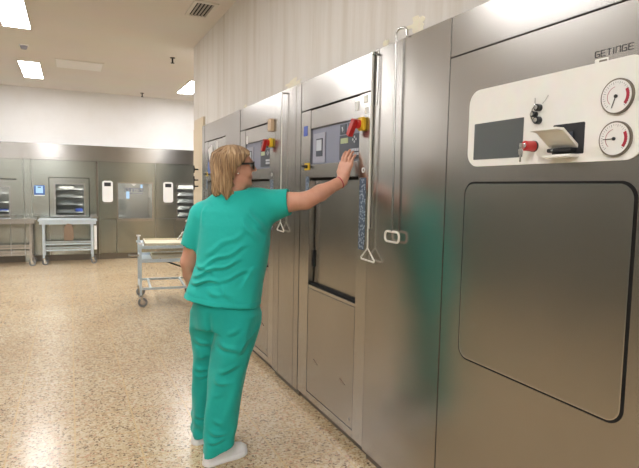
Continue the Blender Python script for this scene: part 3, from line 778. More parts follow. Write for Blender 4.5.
def table_trolley(x0, x1, y0, y1, zt, label, mat, shelf=.25):
    t = thing('trolley', label, 'trolley', ((x0+x1)/2, (y0+y1)/2, 0), 'steel trolleys in front of the far machines')
    mb = MB(); mb.box(x0, x1, y0, y1, zt-.03, zt, .004)
    mb.box(x0+.02, x1-.02, y0+.012, y0+.032, zt-.085, zt-.03); mb.box(x0+.02, x1-.02, y1-.032, y1-.012, zt-.085, zt-.03)
    mb.build('top', mat, t)
    lx0, lx1, ly0, ly1 = x0+.085, x1-.085, y0+.04, y1-.04
    for (x, y) in ((lx0, ly0), (lx1, ly0), (lx0, ly1), (lx1, ly1)):
        MB().box(x-.018, x+.018, y-.018, y+.018, .13, zt-.03, .003).build('leg', mat, t)
        make_caster(t, x, y, .052, .135, 'x')
    mb = MB()
    for z in (shelf, shelf+.11):
        mb.box(lx0, lx1, ly0-.012, ly0+.012, z, z+.028); mb.box(lx0, lx1, ly1-.012, ly1+.012, z, z+.028)
    mb.box(lx0-.012, lx0+.012, ly0, ly1, shelf, shelf+.028); mb.box(lx1-.012, lx1+.012, ly0, ly1, shelf, shelf+.028)
    mb.build('lower_frame', mat, t)
    return t
tb = table_trolley(-.53, .44, 10.60, 11.10, .815, 'pale blue-tinted steel trolley with brown tag, parked at far machine window', STEELT)
MB().box(.385, .43, 10.62, 10.67, .26, .70).build('side_plate', WHITE, tb)
MB().box(.34, .45, 10.90, 10.93, .815, .90, .004).box(.36, .47, 10.60, 10.64, .84, .87, .004).build('end_stop', STEELL, tb)
bp_ = MB(); bp_.prism([(-.115, .44), (.03, .44), (.045, .50), (.035, .66), (.01, .735), (-.06, .745), (-.10, .70), (-.118, .60)], YF(10.592), YF(10.598))
tag(bp_.build('brown_tag', BROWN, origin=(-.04, 10.595, .74)), 'brown paper tag hanging from the front of the far trolley', 'tag')
tl = table_trolley(-2.15, -.56, 10.55, 11.08, .835, 'long steel trolley at the left edge, cut off by the frame', STEELL, .20)

# loading trolley in the middle distance
X0, X1, Y0, Y1 = .745, 1.37, 6.62, 7.32
t = thing('loading_trolley', 'steel loading trolley with cream trays just left of the person', 'trolley', ((X0+X1)/2, (Y0+Y1)/2, 0))
for (x, y, zt) in ((X0, Y0, .755), (X1, Y0, .70), (X0, Y1, .79), (X1, Y1, .98)):
    lg = MB().box(x-.013, x+.013, y-.013, y+.013, .14, zt, .003).build('leg', STEELT, t)
    MB().cyl((x, y, zt), (x, y, zt+.016), .028, 16).build('bumper', WHITE, lg, True)
    make_caster(t, x, y, .056, .15, 'x')
mb = MB()
for z, w in ((.205, .026), (.535, .04)):
    mb.box(X0, X1, Y0-.012, Y0+.012, z, z+w, .002); mb.box(X0, X1, Y1-.012, Y1+.012, z, z+w, .002)
    mb.box(X0-.012, X0+.012, Y0, Y1, z, z+w, .002); mb.box(X1-.012, X1+.012, Y0, Y1, z, z+w, .002)
mb.box(X0+.10, X0+.125, Y0, Y1, .207, .229); mb.box(X1-.12, X1-.095, Y0, Y1, .207, .229)
mb.build('frame', STEELT, t)
mb = MB(); mb.box(X0-.03, X1+.05, Y0-.02, Y0+.006, .700, .735, .003); mb.box(X0-.03, X1+.05, Y1-.01, Y1+.02, .71, .735, .003)
mb.box(X0+.02, X0+.045, Y0, Y1, .71, .735); mb.box(X1+.02, X1+.05, Y0, Y1, .71, .735)
for k in range(5): mb.cyl((X0+.08+k*.12, Y0, .72), (X0+.08+k*.12, Y1, .72), .012, 10)
mb.build('top_rail', STEELT, t)
mb = MB(); mb.tube([(X0+.22, Y0+.03, .57), (X1-.05, Y0+.03, .43)], .010, 8); mb.build('gas_strut', BLACK, t, True)
hd = MB().tube([(X0, Y0+.3, .585), (X0-.12, Y0+.3, .585)], .013, 10).tube([(X0-.12, Y0+.26, .585), (X0-.12, Y0+.34, .585)], .016, 10).build('side_handle', STEELL, t, True)
lv = MB().tube([(X1-.22, Y1-.1, .62), (X1-.06, Y1-.1, .86)], .011, 10).build('lever', STEELL, t, True)
MB().tube([(X1-.06, Y1-.1, .86), (X1+.005, Y1-.1, .985)], .019, 12).build('lever_grip', BLACK, lv, True)
def shallow_tray(x0, x1, y0, y1, z, h, label):
    mb = MB(); mb.box(x0, x1, y0, y1, z, z+.006)
    mb.box(x0, x1, y0, y0+.012, z, z+h); mb.box(x0, x1, y1-.012, y1, z, z+h); mb.box(x0, x0+.012, y0, y1, z, z+h); mb.box(x1-.012, x1, y0, y1, z, z+h)
    tag(mb.build('tray', TRAY, origin=((x0+x1)/2, (y0+y1)/2, z)), label, 'tray', 'cream trays on the loading trolley')
shallow_tray(X0+.055, X1+.015, Y0+.02, Y1-.03, .7355, .028, 'shallow cream tray on the top of the loading trolley')
t2 = MB().box(X0+.012, X1-.012, Y0+.012, Y1-.012, .536, .546).build('shelf', STEELT, t)
shallow_tray(X0+.14, X1-.05, Y0+.08, Y1-.08, .5465, .035, 'smaller cream tray on the lower shelf of the loading trolley')

rotz = math.radians(-4.5); piv = Vector((X0, Y0, 0))
for o in list(C.objects):
    if o.parent is None and (o.name.startswith('loading_trolley') or (o.name.startswith('tray'))):
        if o.type == 'EMPTY' or (o.location.y < 8):
            o.location = piv+Matrix.Rotation(rotz, 3, 'Z') @ (o.location-piv); o.rotation_euler.z = rotz

#PERSON#
# ------------------------------------------------------------------ person in teal scrubs
ROOT = Vector((.72, 2.80, 0))
HC = np.array([.802, 2.782, 1.56])
HEAD_LOCAL = (HC[0]-ROOT.x, HC[1]-ROOT.y, 0)

class Field:
    """signed distance grid, filled shape by shape"""
    def __init__(s, lo, hi, h):
        s.lo = np.array(lo, float); s.h = h
        s.n = np.ceil((np.array(hi)-s.lo)/h).astype(int)+1
        s.v = np.full(s.n, .06, np.float32)
    def sub(s, lo, hi):
        a = np.clip(np.floor((np.array(lo)-s.lo)/s.h).astype(int), 0, s.n-1)
        b = np.clip(np.ceil((np.array(hi)-s.lo)/s.h).astype(int)+1, 1, s.n)
        sl = tuple(slice(i, j) for i, j in zip(a, b))
        ax = [s.lo[i]+s.h*np.arange(a[i], b[i]) for i in range(3)]
        P = np.stack(np.meshgrid(*ax, indexing='ij'), -1).astype(np.float32)
        return sl, P
    def add(s, f, lo, hi, k=.02):
        mg = k+.012
        sl, P = s.sub(np.array(lo)-mg, np.array(hi)+mg)
        d = f(P); v = s.v[sl]
        if k > 0:
            q = np.clip(.5+.5*(v-d)/k, 0, 1); s.v[sl] = v*(1-q)+d*q-k*q*(1-q)
        else: s.v[sl] = np.minimum(v, d)
    def cut(s, f, lo, hi, k=.004):
        sl, P = s.sub(np.array(lo), np.array(hi)); d = -f(P); v = s.v[sl]
        q = np.clip(.5-.5*(v-d)/k, 0, 1); s.v[sl] = v*(1-q)+d*q+k*q*(1-q)
    def cone(s, a, b, ra, rb, k=.02):
        a, b = np.array(a, np.float32), np.array(b, np.float32); r = max(ra, rb)
        def f(P):
            ba = b-a; t = np.clip(((P-a)@ba)/(ba@ba), 0, 1)
            return np.linalg.norm(P-a-t[..., None]*ba, axis=-1)-(ra+(rb-ra)*t)
        s.add(f, np.minimum(a, b)-r, np.maximum(a, b)+r, k)
    def chain(s, pts, k=.02):
        for (a, ra), (b, rb) in zip(pts, pts[1:]): s.cone(a, b, ra, rb, k)
    def ell(s, c, r, R=None, k=.02, cut=False):
        c = np.array(c, np.float32); r = np.array(r, np.float32); R = np.eye(3) if R is None else R
        def f(P):
            q = (P-c)@R.T/r; l = np.linalg.norm(q, axis=-1); g = np.linalg.norm(q/r, axis=-1)+1e-9
            return l*(l-1)/g
        m = r.max()
        (s.cut if cut else s.add)(f, c-m-(.02 if cut else 0), c+m+(.02 if cut else 0), k)
    def mesh(s):
        v = s.v; ins = v < 0; nx, ny, nz = v.shape
        c = ins.astype(np.uint8)
        cnt = sum(c[i:nx-1+i, j:ny-1+j, k:nz-1+k] for i in (0, 1) for j in (0, 1) for k in (0, 1))
        act = (cnt > 0) & (cnt < 8); I = np.argwhere(act)
        idx = np.full(act.shape, -1, np.int64); idx[act] = np.arange(len(I))
        pos = np.zeros((len(I), 3)); num = np.zeros(len(I))
        cs = [(i, j, k) for i in (0, 1) for j in (0, 1) for k in (0, 1)]
        for p in cs:
            for ax in range(3):
                if p[ax]: continue
                q = list(p); q[ax] = 1
                va = v[I[:, 0]+p[0], I[:, 1]+p[1], I[:, 2]+p[2]]; vb = v[I[:, 0]+q[0], I[:, 1]+q[1], I[:, 2]+q[2]]
                mk = (va < 0) != (vb < 0)
                t = np.where(mk, va/(va-vb+1e-12), 0)
                e = np.array(p, float)[None].repeat(len(I), 0); e[:, ax] += t
                pos[mk] += e[mk]; num[mk] += 1
        pos = (I+pos/num[:, None])*s.h+s.lo
        faces = []
        for ax in range(3):
            o1, o2 = [(1, 2), (2, 0), (0, 1)][ax]
            sl0 = [slice(1, n-1) for n in v.shape]; sl1 = list(sl0)
            sl0[ax] = slice(0, v.shape[ax]-1); sl1[ax] = slice(1, v.shape[ax])
            a, b = ins[tuple(sl0)], ins[tuple(sl1)]
            E = np.argwhere(a != b); base = np.array([1, 1, 1]); base[ax] = 0; E = E+base
            d1 = np.zeros(3, int); d1[o1] = 1; d2 = np.zeros(3, int); d2[o2] = 1
            g = lambda X: idx[X[:, 0], X[:, 1], X[:, 2]]
            q = np.stack([g(E-d1-d2), g(E-d2), g(E), g(E-d1)], 1)
            fl = v[E[:, 0], E[:, 1], E[:, 2]] >= 0
            q[fl] = q[fl][:, ::-1]; faces.append(q[(q >= 0).all(1)])
        return pos, np.concatenate(faces)
    def build(s, name, mat, parent, label=None, smooth=1, mats=None, matf=None):
        p, f = s.mesh()
        me = bpy.data.meshes.new(name)
        me.from_pydata((p-np.array(ROOT)).tolist(), [], f.tolist())
        me.materials.append(mat)
        for x in mats or []: me.materials.append(x)
        if matf is not None:
            me.polygons.foreach_set('material_index', matf(p[f].mean(1)).astype(np.int32))
        me.polygons.foreach_set('use_smooth', [True]*len(me.polygons)); me.update()
        o = bpy.data.objects.new(name, me); C.objects.link(o); o.parent = parent
        if smooth:
            md = o.modifiers.new('smooth', 'SMOOTH'); md.factor = .5; md.iterations = smooth
        if label: o['label'] = label
        return o

def A(*a): return np.array(a, float)
person = thing('person', 'person in teal short-sleeved scrubs and white shoes, pressing the keypad with one hand', 'person', ROOT)

# body frames
h_t = A(.545, .838, 0); r_t = A(.838, -.545, 0)          # torso: forward, to her right
h_p = A(.72, .694, 0); r_p = A(.694, -.72, 0)            # pelvis
hd = A(.988, -.155, 0); hl = A(.155, .988, 0); Zv = A(0, 0, 1)   # head: forward, to her left
def H(f, l, z): return HC*A(1, 1, 0)+hd*f+hl*l+Zv*z
RH = np.stack([hd, hl, Zv]); RT = np.stack([h_t, r_t, Zv]); RP = np.stack([h_p, r_p, Zv])

shR, elR, wrR = A(.930, 2.735, 1.362), A(1.130, 2.60, 1.388), A(1.340, 2.600, 1.494)
shL, elL, wrL = A(.655, 2.905, 1.288), A(.588, 2.955, 1.035), A(.630, 3.030, .850)
kR, aR = A(.735, 2.715, .47), A(.690, 2.690, .10)
kL, aL = A(.675, 2.905, .44), A(.682, 2.945, .10)
hpR, hpL = A(.805, 2.735, .80), A(.685, 2.855, .80)
neck0 = A(.790, 2.795, 1.36)

F = Field((.42, 2.36, -.005), (1.48, 3.28, 1.72), .0042)
# trunk, legs (under the clothes)
F.ell((.80, 2.795, 1.20), (.115, .165, .22), RT, .03)
F.ell((.775, 2.795, 1.00), (.115, .165, .18), RT, .03)
F.ell((.745, 2.79, .85), (.12, .165, .15), RP, .03)
F.cone(shL, shR, .055, .055, .04)
F.chain([(hpR, .085), (kR, .058), (aR, .040)], .02); F.chain([(hpL, .085), (kL, .058), (aL, .040)], .02)
for an, dr in ((aR, A(.97, .23, 0)), (aL, A(.95, .30, 0))): F.cone(an-Zv*.045-dr*.01, an-Zv*.065+dr*.12, .034, .026, .02)
# neck and head
F.chain([(neck0, .070), (H(-.020, 0, 1.435), .058), (H(-.012, 0, 1.48), .055)], .03)
F.ell(H(-.018, 0, 1.582), (.094, .073, .082), RH, .02)
F.ell(H(.020, 0, 1.545), (.062, .060, .090), RH, .02)
F.ell(H(.030, 0, 1.492), (.047, .050, .040), RH, .02)
F.cone(H(.068, -.008, 1.470), H(.068, .008, 1.470), .014, .014, .022)           # chin
F.cone(H(-.01, -.045, 1.492), H(.045, -.028, 1.475), .018, .016, .02); F.cone(H(-.01, .045, 1.492), H(.045, .028, 1.475), .018, .016, .02)
F.ell(H(.015, 0, 1.462), (.045, .042, .026), RH, .02)                           # soft underchin
for s in (-1, 1):
    F.ell(H(.052, s*.036, 1.532), (.026, .022, .026), RH, .015)                 # cheek
    F.cone(H(.077, s*.012, 1.590), H(.062, s*.042, 1.590), .009, .008, .012)    # brow
    F.ell(H(.088, s*.031, 1.571), (.014, .015, .010), RH, .008, cut=True)       # socket
    F.ell(H(.070, s*.031, 1.571), (.0125, .0125, .0125), RH, .001)              # eye
    F.cone(H(.082, s*.011, 1.543), H(.090, s*.009, 1.542), .0065, .006, .006)   # nostril wings
    F.ell(H(-.008, s*.072, 1.553), (.020, .009, .031), RH, .004)                # ear
    F.ell(H(-.002, s*.081, 1.556), (.010, .006, .018), RH, .003, cut=True)
    F.cone(H(-.004, s*.072, 1.530), H(-.002, s*.072, 1.524), .007, .006, .004)
F.cone(H(.080, 0, 1.580), H(.101, 0, 1.547), .007, .0095, .008)                 # nose
F.cone(H(.078, -.013, 1.5155), H(.078, .013, 1.5155), .0065, .0065, .006)       # lips
F.cone(H(.076, -.012, 1.5045), H(.076, .012, 1.5045), .0068, .0068, .004)
# right arm
F.chain([(shR, .058), ((shR+elR)/2, .056), (elR, .045), (elR*.6+wrR*.4, .043), (wrR*.85+elR*.15, .030), (wrR, .027)], .015)
# right hand, palm on the keypad
fd = A(.30, .02, .95); fd /= np.linalg.norm(fd)          # towards the fingertips
lt_ = A(-.48, .87, 0); lt_ -= fd*(lt_@fd); lt_ /= np.linalg.norm(lt_)
pn = np.cross(fd, lt_); pn = pn if pn[0] > 0 else -pn      # out of the palm
HS = 1.10
#                                          # towards the thumb
def Q(o, u, w, n): return o+(fd*u+lt_*w+pn*n)*HS
F.chain([(Q(wrR, 0, .008, 0), .024), (Q(wrR, .035, .012, 0), .022)], .014); F.chain([(Q(wrR, 0, -.010, 0), .022), (Q(wrR, .035, -.014, 0), .020)], .014)
for w0, w1, r0, r1 in ((.010, .029, .017, .0125), (.004, .010, .017, .0125), (-.004, -.010, .017, .0125), (-.010, -.028, .016, .0115)):
    F.cone(Q(wrR, .02, w0, 0), Q(wrR, .088, w1, -.002), r0, r1, .012)
for w0, dw, L_, r in ((.029, .001, .068, .0090), (.010, .000, .078, .0093), (-.010, -.001, .072, .0090), (-.028, -.003, .056, .0082)):
    p0 = Q(wrR, .086, w0, -.001); p1 = Q(wrR, .086+L_*.45, w0+dw*.5, -.007); p2 = Q(wrR, .086+L_*.75, w0+dw*.8, -.004); p3 = Q(wrR, .086+L_*.98, w0+dw, .004)
    F.chain([(p0, r*1.12), (p1, r), (p2, r*.93), (p3, r*.82)], .003)
F.chain([(Q(wrR, .018, .018, .006), .017), (Q(wrR, .050, .044, .016), .0135), (Q(wrR, .078, .052, .022), .0105), (Q(wrR, .100, .054, .022), .009)], .008)
# left arm and relaxed hand
F.chain([(shL, .060), ((shL+elL)/2, .056), (elL, .046), (elL*.6+wrL*.4, .043), (wrL*.85+elL*.15, .030), (wrL, .027)], .015)
fL = A(.16, .25, -.95); fL /= np.linalg.norm(fL); wL = A(.55, .83, .3); wL -= fL*(wL@fL); wL /= np.linalg.norm(wL); nL = np.cross(wL, fL)
nL = nL if nL[0] > 0 else -nL
def QL(u, w, n): return wrL+fL*u+wL*w+nL*n
for w0, w1 in ((.010, .032), (.004, .011), (-.004, -.011), (-.010, -.031)): F.cone(QL(0, w0, 0), QL(.085, w1, 0), .019, .0125, .012)
for w0, L_, r in ((.033, .068, .0088), (.011, .075, .009), (-.011, .070, .0088), (-.031, .055, .008)):
    F.chain([(QL(.083, w0, 0), r*1.1), (QL(.083+L_*.42, w0, .008), r), (QL(.083+L_*.72, w0, .022), r*.92), (QL(.083+L_*.9, w0, .036), r*.82)], .003)
F.chain([(QL(.015, .018, .004), .017), (QL(.045, .046, .014), .0135), (QL(.075, .056, .024), .011), (QL(.095, .054, .032), .009)], .008)
def face_mats(c):
    m_ = np.zeros(len(c))
    q = (c-HC*A(1, 1, 0))@RH.T
    m_[(q[:, 0] > .074) & (abs(q[:, 1]) < .022) & (q[:, 2] > 1.4985) & (q[:, 2] < 1.521) & (c[:, 2] > 1.4)] = 1
    for s in (-1, 1):
        d = np.linalg.norm(q-A(.070, s*.031, 1.571), axis=1); near = d < .0138
        m_[near] = 2; m_[near & (np.linalg.norm(q-A(.083, s*.031, 1.571), axis=1) < .0058)] = 3
    return m_
body = F.build('body', SKIN, person, smooth=1, mats=[LIP, EYEW, BLACK], matf=face_mats)

# ---- shirt
def lerp_profile(zs, rows):
    rows = np.array(rows, float)
    return lambda z: [np.interp(z, zs, rows[:, i]) for i in range(rows.shape[1])]
S = Field((.40, 2.40, .70), (1.30, 3.20, 1.50), .005)
#            z      cx     cy     half width  half depth
prof = lerp_profile([.76, .84, .95, 1.05, 1.15, 1.25, 1.32, 1.38, 1.42],
                    [(.722, 2.785, .208, .158), (.728, 2.788, .205, .155), (.757, 2.79, .194, .150), (.785, 2.792, .190, .150), (.798, 2.792, .190, .150),
                     (.803, 2.792, .188, .140), (.800, 2.792, .172, .118), (.797, 2.792, .135, .090), (.795, 2.792, .09, .068)])
rng = np.random.RandomState(3)
#       side u(z) start -> end, depth, width  (on the back; u to her right, z)
FOLDS = [(-.17, .985, .10, 1.085, .009, .012), (-.15, 1.03, .12, 1.16, .007, .012), (-.17, .955, .02, .975, .011, .011), (.0, .975, .15, 1.03, .007, .012), (-.05, .93, .06, .885, .006, .012),
         (-.12, 1.10, .10, 1.23, .005, .014), (.16, 1.16, .07, 1.30, .008, .013), (.17, 1.22, .10, 1.35, .007, .011), (-.13, 1.36, -.17, 1.24, .007, .012), (.02, .96, .10, .86, .006, .014),
         (-.18, 1.06, -.02, 1.00, .006, .012), (.17, 1.05, .11, .93, .006, .014)]
def fold_disp(u, z, folds=None):
    d = 0
    for u0, z0, u1, z1, am, w in (FOLDS if folds is None else folds):
        e = A(u1-u0, z1-z0); L_ = np.hypot(*e); e /= L_
        t = (u-u0)*e[0]+(z-z0)*e[1]; n_ = -(u-u0)*e[1]+(z-z0)*e[0]+.008*np.sin(t*40)
        env = np.clip(t/.04, 0, 1)*np.clip((L_-t)/.05, 0, 1)
        d = d+1.35*am*env*(np.exp(-(n_/w)**2)-.7*np.exp(-((n_+w*1.6)/w)**2))
    return d
def torso(P):
    z = P[..., 2]; cx, cy, a, b = prof(z)
    X = P[..., 0]-cx; Y_ = P[..., 1]-cy
    u = X*r_t[0]+Y_*r_t[1]; w = X*h_t[0]+Y_*h_t[1]
    e = 2.4
    q = (np.abs(u/a)**e+np.abs(w/b)**e)**(1/e)
    d = (q-1)*np.minimum(a, b)
    back = np.clip(-w/.05, 0, 1)
    d = d-back*fold_disp(u, z)-.004*np.sin(u*34+z*9)*np.clip((.98-z)/.15, 0, 1)
    d = np.maximum(d, z-1.43)
    return d.astype(np.float32)
S.add(torso, (.5, 2.5, .72), (1.05, 3.1, 1.43), .03)
S.ell((.80, 2.80, 1.375), (.075, .12, .05), RT, .03)
S.cone(neck0+A(-.01, 0, .025), shR+A(-.015, 0, .02), .055, .064, .05); S.cone(neck0+A(-.01, 0, .025), shL+A(.01, 0, .01), .055, .066, .05)
slR = shR+(elR-shR)*.63; slL = shL+(elL-shL)*.62
S.cone(shR, slR+(elR-shR)*.1, .078, .070, .03); S.cone(shR+A(-.03, 0, -.07), shR+A(.05, -.03, -.03), .055, .055, .05)
S.cone(shL, slL+(elL-shL)*.1, .078, .074, .03)
def plane_cut(o, n, c, rad):
    o = A(*o); n = A(*n)/np.linalg.norm(n)
    sl, P = S.sub(A(*c)-rad, A(*c)+rad)
    d = (P-o)@n; v = S.v[sl]
    near = np.linalg.norm(P-A(*c), axis=-1) < rad
    S.v[sl] = np.where(near, np.maximum(v, d), v)
dR = (elR-shR)/np.linalg.norm(elR-shR); dL = (elL-shL)/np.linalg.norm(elL-shL)
plane_cut(slR, dR, slR+dR*.09, .13); plane_cut(slL, dL, slL+dL*.075, .095)
def hole(a, b, r):
    a, b = np.array(a, np.float32), np.array(b, np.float32); ba = b-a
    def f(P):
        t = np.clip(((P-a)@ba)/(ba@ba), 0, 1); return np.linalg.norm(P-a-t[..., None]*ba, axis=-1)-r
    S.cut(f, np.minimum(a, b)-r-.01, np.maximum(a, b)+r+.01, .003)
hole(slR-dR*.05, slR+dR*.09, .061); hole(slL-dL*.05, slL+dL*.06, .064)
# sleeve hems and shirt hem
def hem_z(P): return .868+(P[..., 0]-.556)*(-.06)+(P[..., 1]-2.88)*(.10)
sl, P = S.sub((.4, 2.4, .70), (1.3, 3.2, .92))
hz = hem_z(P)-P[..., 2]
S.v[sl] = np.maximum(S.v[sl], hz)
v = S.v[sl]; S.v[sl] = v+.0022*np.exp(-((hz+.030)/.004)**2)
# neck opening
S.ell(H(-.008, 0, 1.455), (.068, .064, .075), RH, .01, cut=True)
S.ell(neck0+h_t*.10+A(0, 0, .075), (.055, .055, .085), None, .01, cut=True)
shirt = S.build('scrub_shirt', SCRUB, person, 'teal short-sleeved scrub shirt', 2)

# ---- trousers
T = Field((.42, 2.50, .02), (1.10, 3.12, .92), .005)
def hips(P):
    z = P[..., 2]
    cx = np.interp(z, [.68, .78, .9], [.752, .752, .765]); cy = np.interp(z, [.68, .78, .9], [2.785, 2.788, 2.79])
    a = np.interp(z, [.66, .72, .80, .9], [.150, .162, .168, .160]); b = np.interp(z, [.66, .72, .80, .9], [.128, .142, .148, .140])
    X = P[..., 0]-cx; Y_ = P[..., 1]-cy
    u = X*r_t[0]+Y_*r_t[1]; w = X*h_t[0]+Y_*h_t[1]
    d = ((np.abs(u/a)**2.3+np.abs(w/b)**2.3)**(1/2.3)-1)*np.minimum(a, b)
    cleft = .016*np.exp(-((u+.045)/.016)**2)*np.clip(-w/.05, 0, 1)*np.clip((.82-z)/.08, 0, 1)
    return np.maximum(np.maximum(d+cleft, z-.885), .700-z).astype(np.float32)
T.add(hips, (.52, 2.56, .72), (1.0, 3.02, .885), .02)
def leg(pts, seed, kk=.025, folds=()):
    """pts: (x,y,z,half width along u, half depth)"""
    pts = np.array(pts, float)[::-1]; rnd = np.random.RandomState(seed); ph = rnd.rand(6)*6
    def f(P):
        z = P[..., 2]; g = [np.interp(z, pts[:, 2], pts[:, i]) for i in (0, 1, 3, 4)]
        X = P[..., 0]-g[0]; Y_ = P[..., 1]-g[1]
        u = X*.93-Y_*.36; w = X*.36+Y_*.93
        ang = np.arctan2(w, u)
        d = ((np.abs(u/g[2])**2.2+np.abs(w/g[3])**2.2)**(1/2.2)-1)*np.minimum(g[2], g[3])
        low = np.clip((.24-z)/.12, 0, 1); mid = np.exp(-((z-.47)/.10)**2)
        d = d-low*.005*np.sin(z*70+2.8*np.sin(ang+ph[0])+ph[1])*(.5+.5*np.sin(ang*1.3+ph[5]))-mid*.005*np.sin(z*42+ang*2.4+ph[2])*(.5+.5*np.sin(ang*2+ph[1]))-.006*np.sin(ang*3+z*7+ph[3])-.003*np.sin(ang*5-z*16+ph[2])
        d = d-.004*np.exp(-((z-.66-.09*np.sin(ang+ph[4]))/.020)**2)*(.5+.5*np.sin(ang*2+ph[0]))
        d = d-.85*fold_disp(u, z, folds)*np.clip(-w/.03+.3, 0, 1)
        return np.maximum(np.maximum(d, z-pts[-1, 2]), pts[0, 2]-z+.034*np.cos(ang-.4)).astype(np.float32)
    T.add(f, (pts[:, 0].min()-.2, pts[:, 1].min()-.2, pts[0, 2]-.045), (pts[:, 0].max()+.2, pts[:, 1].max()+.2, pts[-1, 2]), kk)
leg([(.800, 2.745, .87, .095, .110), (.803, 2.732, .78, .118, .126), (.793, 2.724, .70, .116, .122), (.772, 2.718, .60, .110, .112), (.745, 2.712, .47, .098, .098), (.718, 2.702, .30, .088, .090), (.698, 2.697, .16, .080, .086), (.686, 2.693, .075, .075, .082)], 1, .02, [(-.08, .66, .06, .60, .010, .014), (-.06, .50, .07, .54, .007, .013), (-.07, .46, .05, .44, .007, .012), (-.05, .70, .04, .74, .007, .012), (.02, .58, .08, .68, .006, .013), (-.06, .20, .06, .17, .009, .012), (-.06, .14, .05, .155, .009, .011), (-.05, .26, .03, .235, .006, .012), (-.07, .37, .0, .40, .005, .012)])
leg([(.700, 2.850, .87, .085, .105), (.684, 2.860, .78, .104, .120), (.684, 2.868, .70, .100, .116), (.688, 2.885, .60, .092, .104), (.684, 2.908, .47, .080, .092), (.672, 2.930, .30, .074, .086), (.668, 2.945, .16, .070, .082), (.668, 2.950, .062, .067, .080)], 5, .02, [(-.08, .64, .04, .60, .008, .013), (-.07, .48, .03, .45, .009, .013), (-.06, .42, .05, .44, .006, .012), (-.05, .20, .06, .17, .008, .012), (-.06, .53, .02, .55, .006, .012)])
trousers = T.build('scrub_trousers', SCRUBP, person, 'teal scrub trousers', 2)

# ---- shoes
def shoe(heel, dr, L_=.262):
    G = Field((heel[0]-.12, heel[1]-.13, -.01), (heel[0]+.34, heel[1]+.22, .16), .0032)
    dr = A(*dr, 0)/np.hypot(*dr); lr = A(-dr[1], dr[0], 0); heel = A(*heel, 0)
    def f(P):
        X = P-heel; t = X@dr; l = X@lr; z = P[..., 2]; q = np.clip(t/L_, -0.2, 1.2)
        hw = np.interp(q, [0, .06, .2, .45, .68, .85, .95, 1], [.010, .030, .036, .038, .047, .043, .028, .006])
        top = np.interp(q, [0, .05, .2, .34, .5, .7, .88, 1], [.060, .090, .100, .104, .090, .074, .064, .040])
        end = np.maximum(-t, t-L_)
        zz = np.clip(z/top, 0, 1.5)
        w_ = hw*np.sqrt(np.clip(1-np.clip(zz, 0, 1)**2.6, 0.02, 1))+.0015
        sole = .004*np.exp(-((z-.012)/.012)**2)
        d = np.maximum(np.abs(l)-w_-sole, np.maximum(z-top, -z))
        d = d+.0020*np.exp(-((z-.028)/.0035)**2)
        return np.maximum(d*.85, end).astype(np.float32)
    G.add(f, heel-A(.12, .13, 0), heel+A(.34, .22, .13), 0)
    return G.build('shoe', plain('white_shoe', (.92, .92, .93), .5) if 'white_shoe' not in bpy.data.materials else bpy.data.materials['white_shoe'], person, None, 3)
s1 = shoe((.603, 2.666), (.95, .26)); s2 = shoe((.598, 2.925), (.95, .30))
for s_, heel, dr in ((s1, A(.603, 2.666, 0), A(.965, .262, 0)), (s2, A(.598, 2.925, 0), A(.954, .301, 0))):
    lr = A(-dr[1], dr[0], 0); mb = MB()
    for q in (.52, .60, .68):
        c = heel+dr*.262*q; zt = np.interp(q, [.5, .7], [.091, .075])+.001
        mb.tube([c-lr*.026+Zv*(zt-.012), c-lr*.012+Zv*zt, c+lr*.012+Zv*zt, c+lr*.026+Zv*(zt-.012)], .003, 6)
    mb.build('laces', WHITE, s_, True)

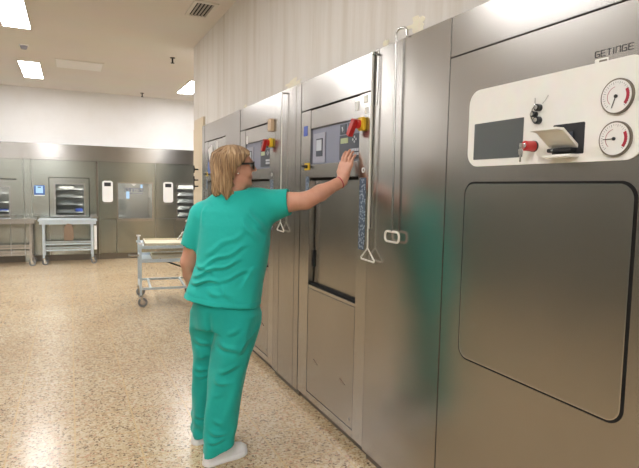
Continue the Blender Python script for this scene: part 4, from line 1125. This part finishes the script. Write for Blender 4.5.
# ---- hair: chin-length bob
Hh = Field(tuple(H(-.02, 0, 1.35)-A(.19, .19, 0)), tuple(H(-.02, 0, 1.70)+A(.19, .19, 0)), .0036)
def hair(P):
    X = (P-HC*A(1, 1, 0))@RH.T; f_, l_, z = X[..., 0], X[..., 1], X[..., 2]
    def el(c, r):
        q = (X-A(*c))/A(*r); n_ = np.linalg.norm(q, axis=-1); return n_*(n_-1)/(np.linalg.norm(q/A(*r), axis=-1)+1e-9)
    cap = el((-.020, 0, 1.582), (.112, .094, .093))
    wa = np.interp(z, [1.37, 1.42, 1.50, 1.60], [.060, .084, .094, .094]); wb = np.interp(z, [1.37, 1.42, 1.50, 1.60], [.052, .076, .094, .100])
    cf = np.interp(z, [1.37, 1.45, 1.55, 1.6], [-.050, -.042, -.030, -.022])
    drape = (np.sqrt(((f_-cf)/wb)**2+(l_/wa)**2)-1)*np.minimum(wa, wb)
    ang = np.arctan2(l_, f_+.03)
    tip = 1.402+.018*np.sin(ang*5+1)+.010*np.sin(ang*13)+.02*np.clip((f_+.03)/.05, 0, 1)
    drape = np.maximum(drape, tip-z); drape = np.maximum(drape, z-1.62)
    k = .03; q = np.clip(.5+.5*(cap-drape)/k, 0, 1); d = cap*(1-q)+drape*q-k*q*(1-q)
    # open the face and expose the ear lobe
    line = np.interp(z, [1.36, 1.50, 1.545, 1.60, 1.65, 1.70], [-.028, -.024, -.008, .040, .075, .12])
    face = f_-line-.004*np.sin(z*160)
    d = np.maximum(d, face)
    # do not fill the head itself
    st = .0050*np.sin(ang*17+3.5*np.sin(z*16)+4*l_*10)+.0028*np.sin(ang*41+z*30+2*np.sin(z*45))+.004*np.sin(ang*7+z*38)*np.clip((1.50-z)/.08, 0, 1)
    return (d-.75*st*np.clip((1.68-z)/.03, .2, 1)).astype(np.float32)
Hh.add(hair, tuple(H(-.02, 0, 1.36)-A(.17, .17, 0)), tuple(H(-.02, 0, 1.69)+A(.17, .17, 0)), 0)
HAIR = hair_mat()
Hh.build('hair', HAIR, person, 'chin-length blond-brown hair', 1)

# ---- glasses, earring, bracelet, pen
g = MB()
for s in (-1, 1):
    c = H(.089, s*.033, 1.568)
    ring = [c+hl*(.026*math.cos(a))+Zv*(.018*math.sin(a))-hd*(.006*abs(math.cos(a)) if s*math.cos(a) > 0 else 0) for a in [2*math.pi*k/20 for k in range(20)]]
    g.tube([tuple(p) for p in ring], .0040, 6, True)
    g.tube([tuple(H(.083, s*.060, 1.576)), tuple(H(.060, s*.074, 1.575)), tuple(H(.0, s*.086, 1.571)), tuple(H(-.025, s*.084, 1.560))], .0048, 6)
g.tube([tuple(H(.089, -.008, 1.573)), tuple(H(.096, 0, 1.576)), tuple(H(.089, .008, 1.573))], .0022, 6)
gl = g.build('glasses', BLACK, person, True, label='dark-framed glasses')
l = MB()
for s in (-1, 1):
    c = H(.0875, s*.033, 1.568)
    l.prism([(.025*math.cos(a), .017*math.sin(a)) for a in [2*math.pi*k/20 for k in range(20)]], lambda u, v: tuple(c+hl*u+Zv*v), lambda u, v: tuple(c+hl*u+Zv*v+hd*.0008))
l.build('lens', GLASS, gl)
MB().sphere(tuple(H(.0, -.083, 1.523)), .0045).build('earring', STEELP, person, True)
ax = (wrR-elR)/np.linalg.norm(wrR-elR); e1 = np.cross(ax, Zv); e1 /= np.linalg.norm(e1); e2 = np.cross(ax, e1); bc = wrR-ax*.012
MB().tube([tuple(bc+(e1*math.cos(a)+e2*math.sin(a))*.0315) for a in [2*math.pi*k/28 for k in range(28)]], .003, 6, True).build('bracelet', REDBR, person, True, label='thin red bracelet')
pk = A(.745, 2.79, .97)+r_t*.196+h_t*.03
MB().tube([tuple(pk+A(0, 0, -.02)), tuple(pk+A(.004, 0, .022))], .010, 8).build('pocket_clip', BLACK, person, True)
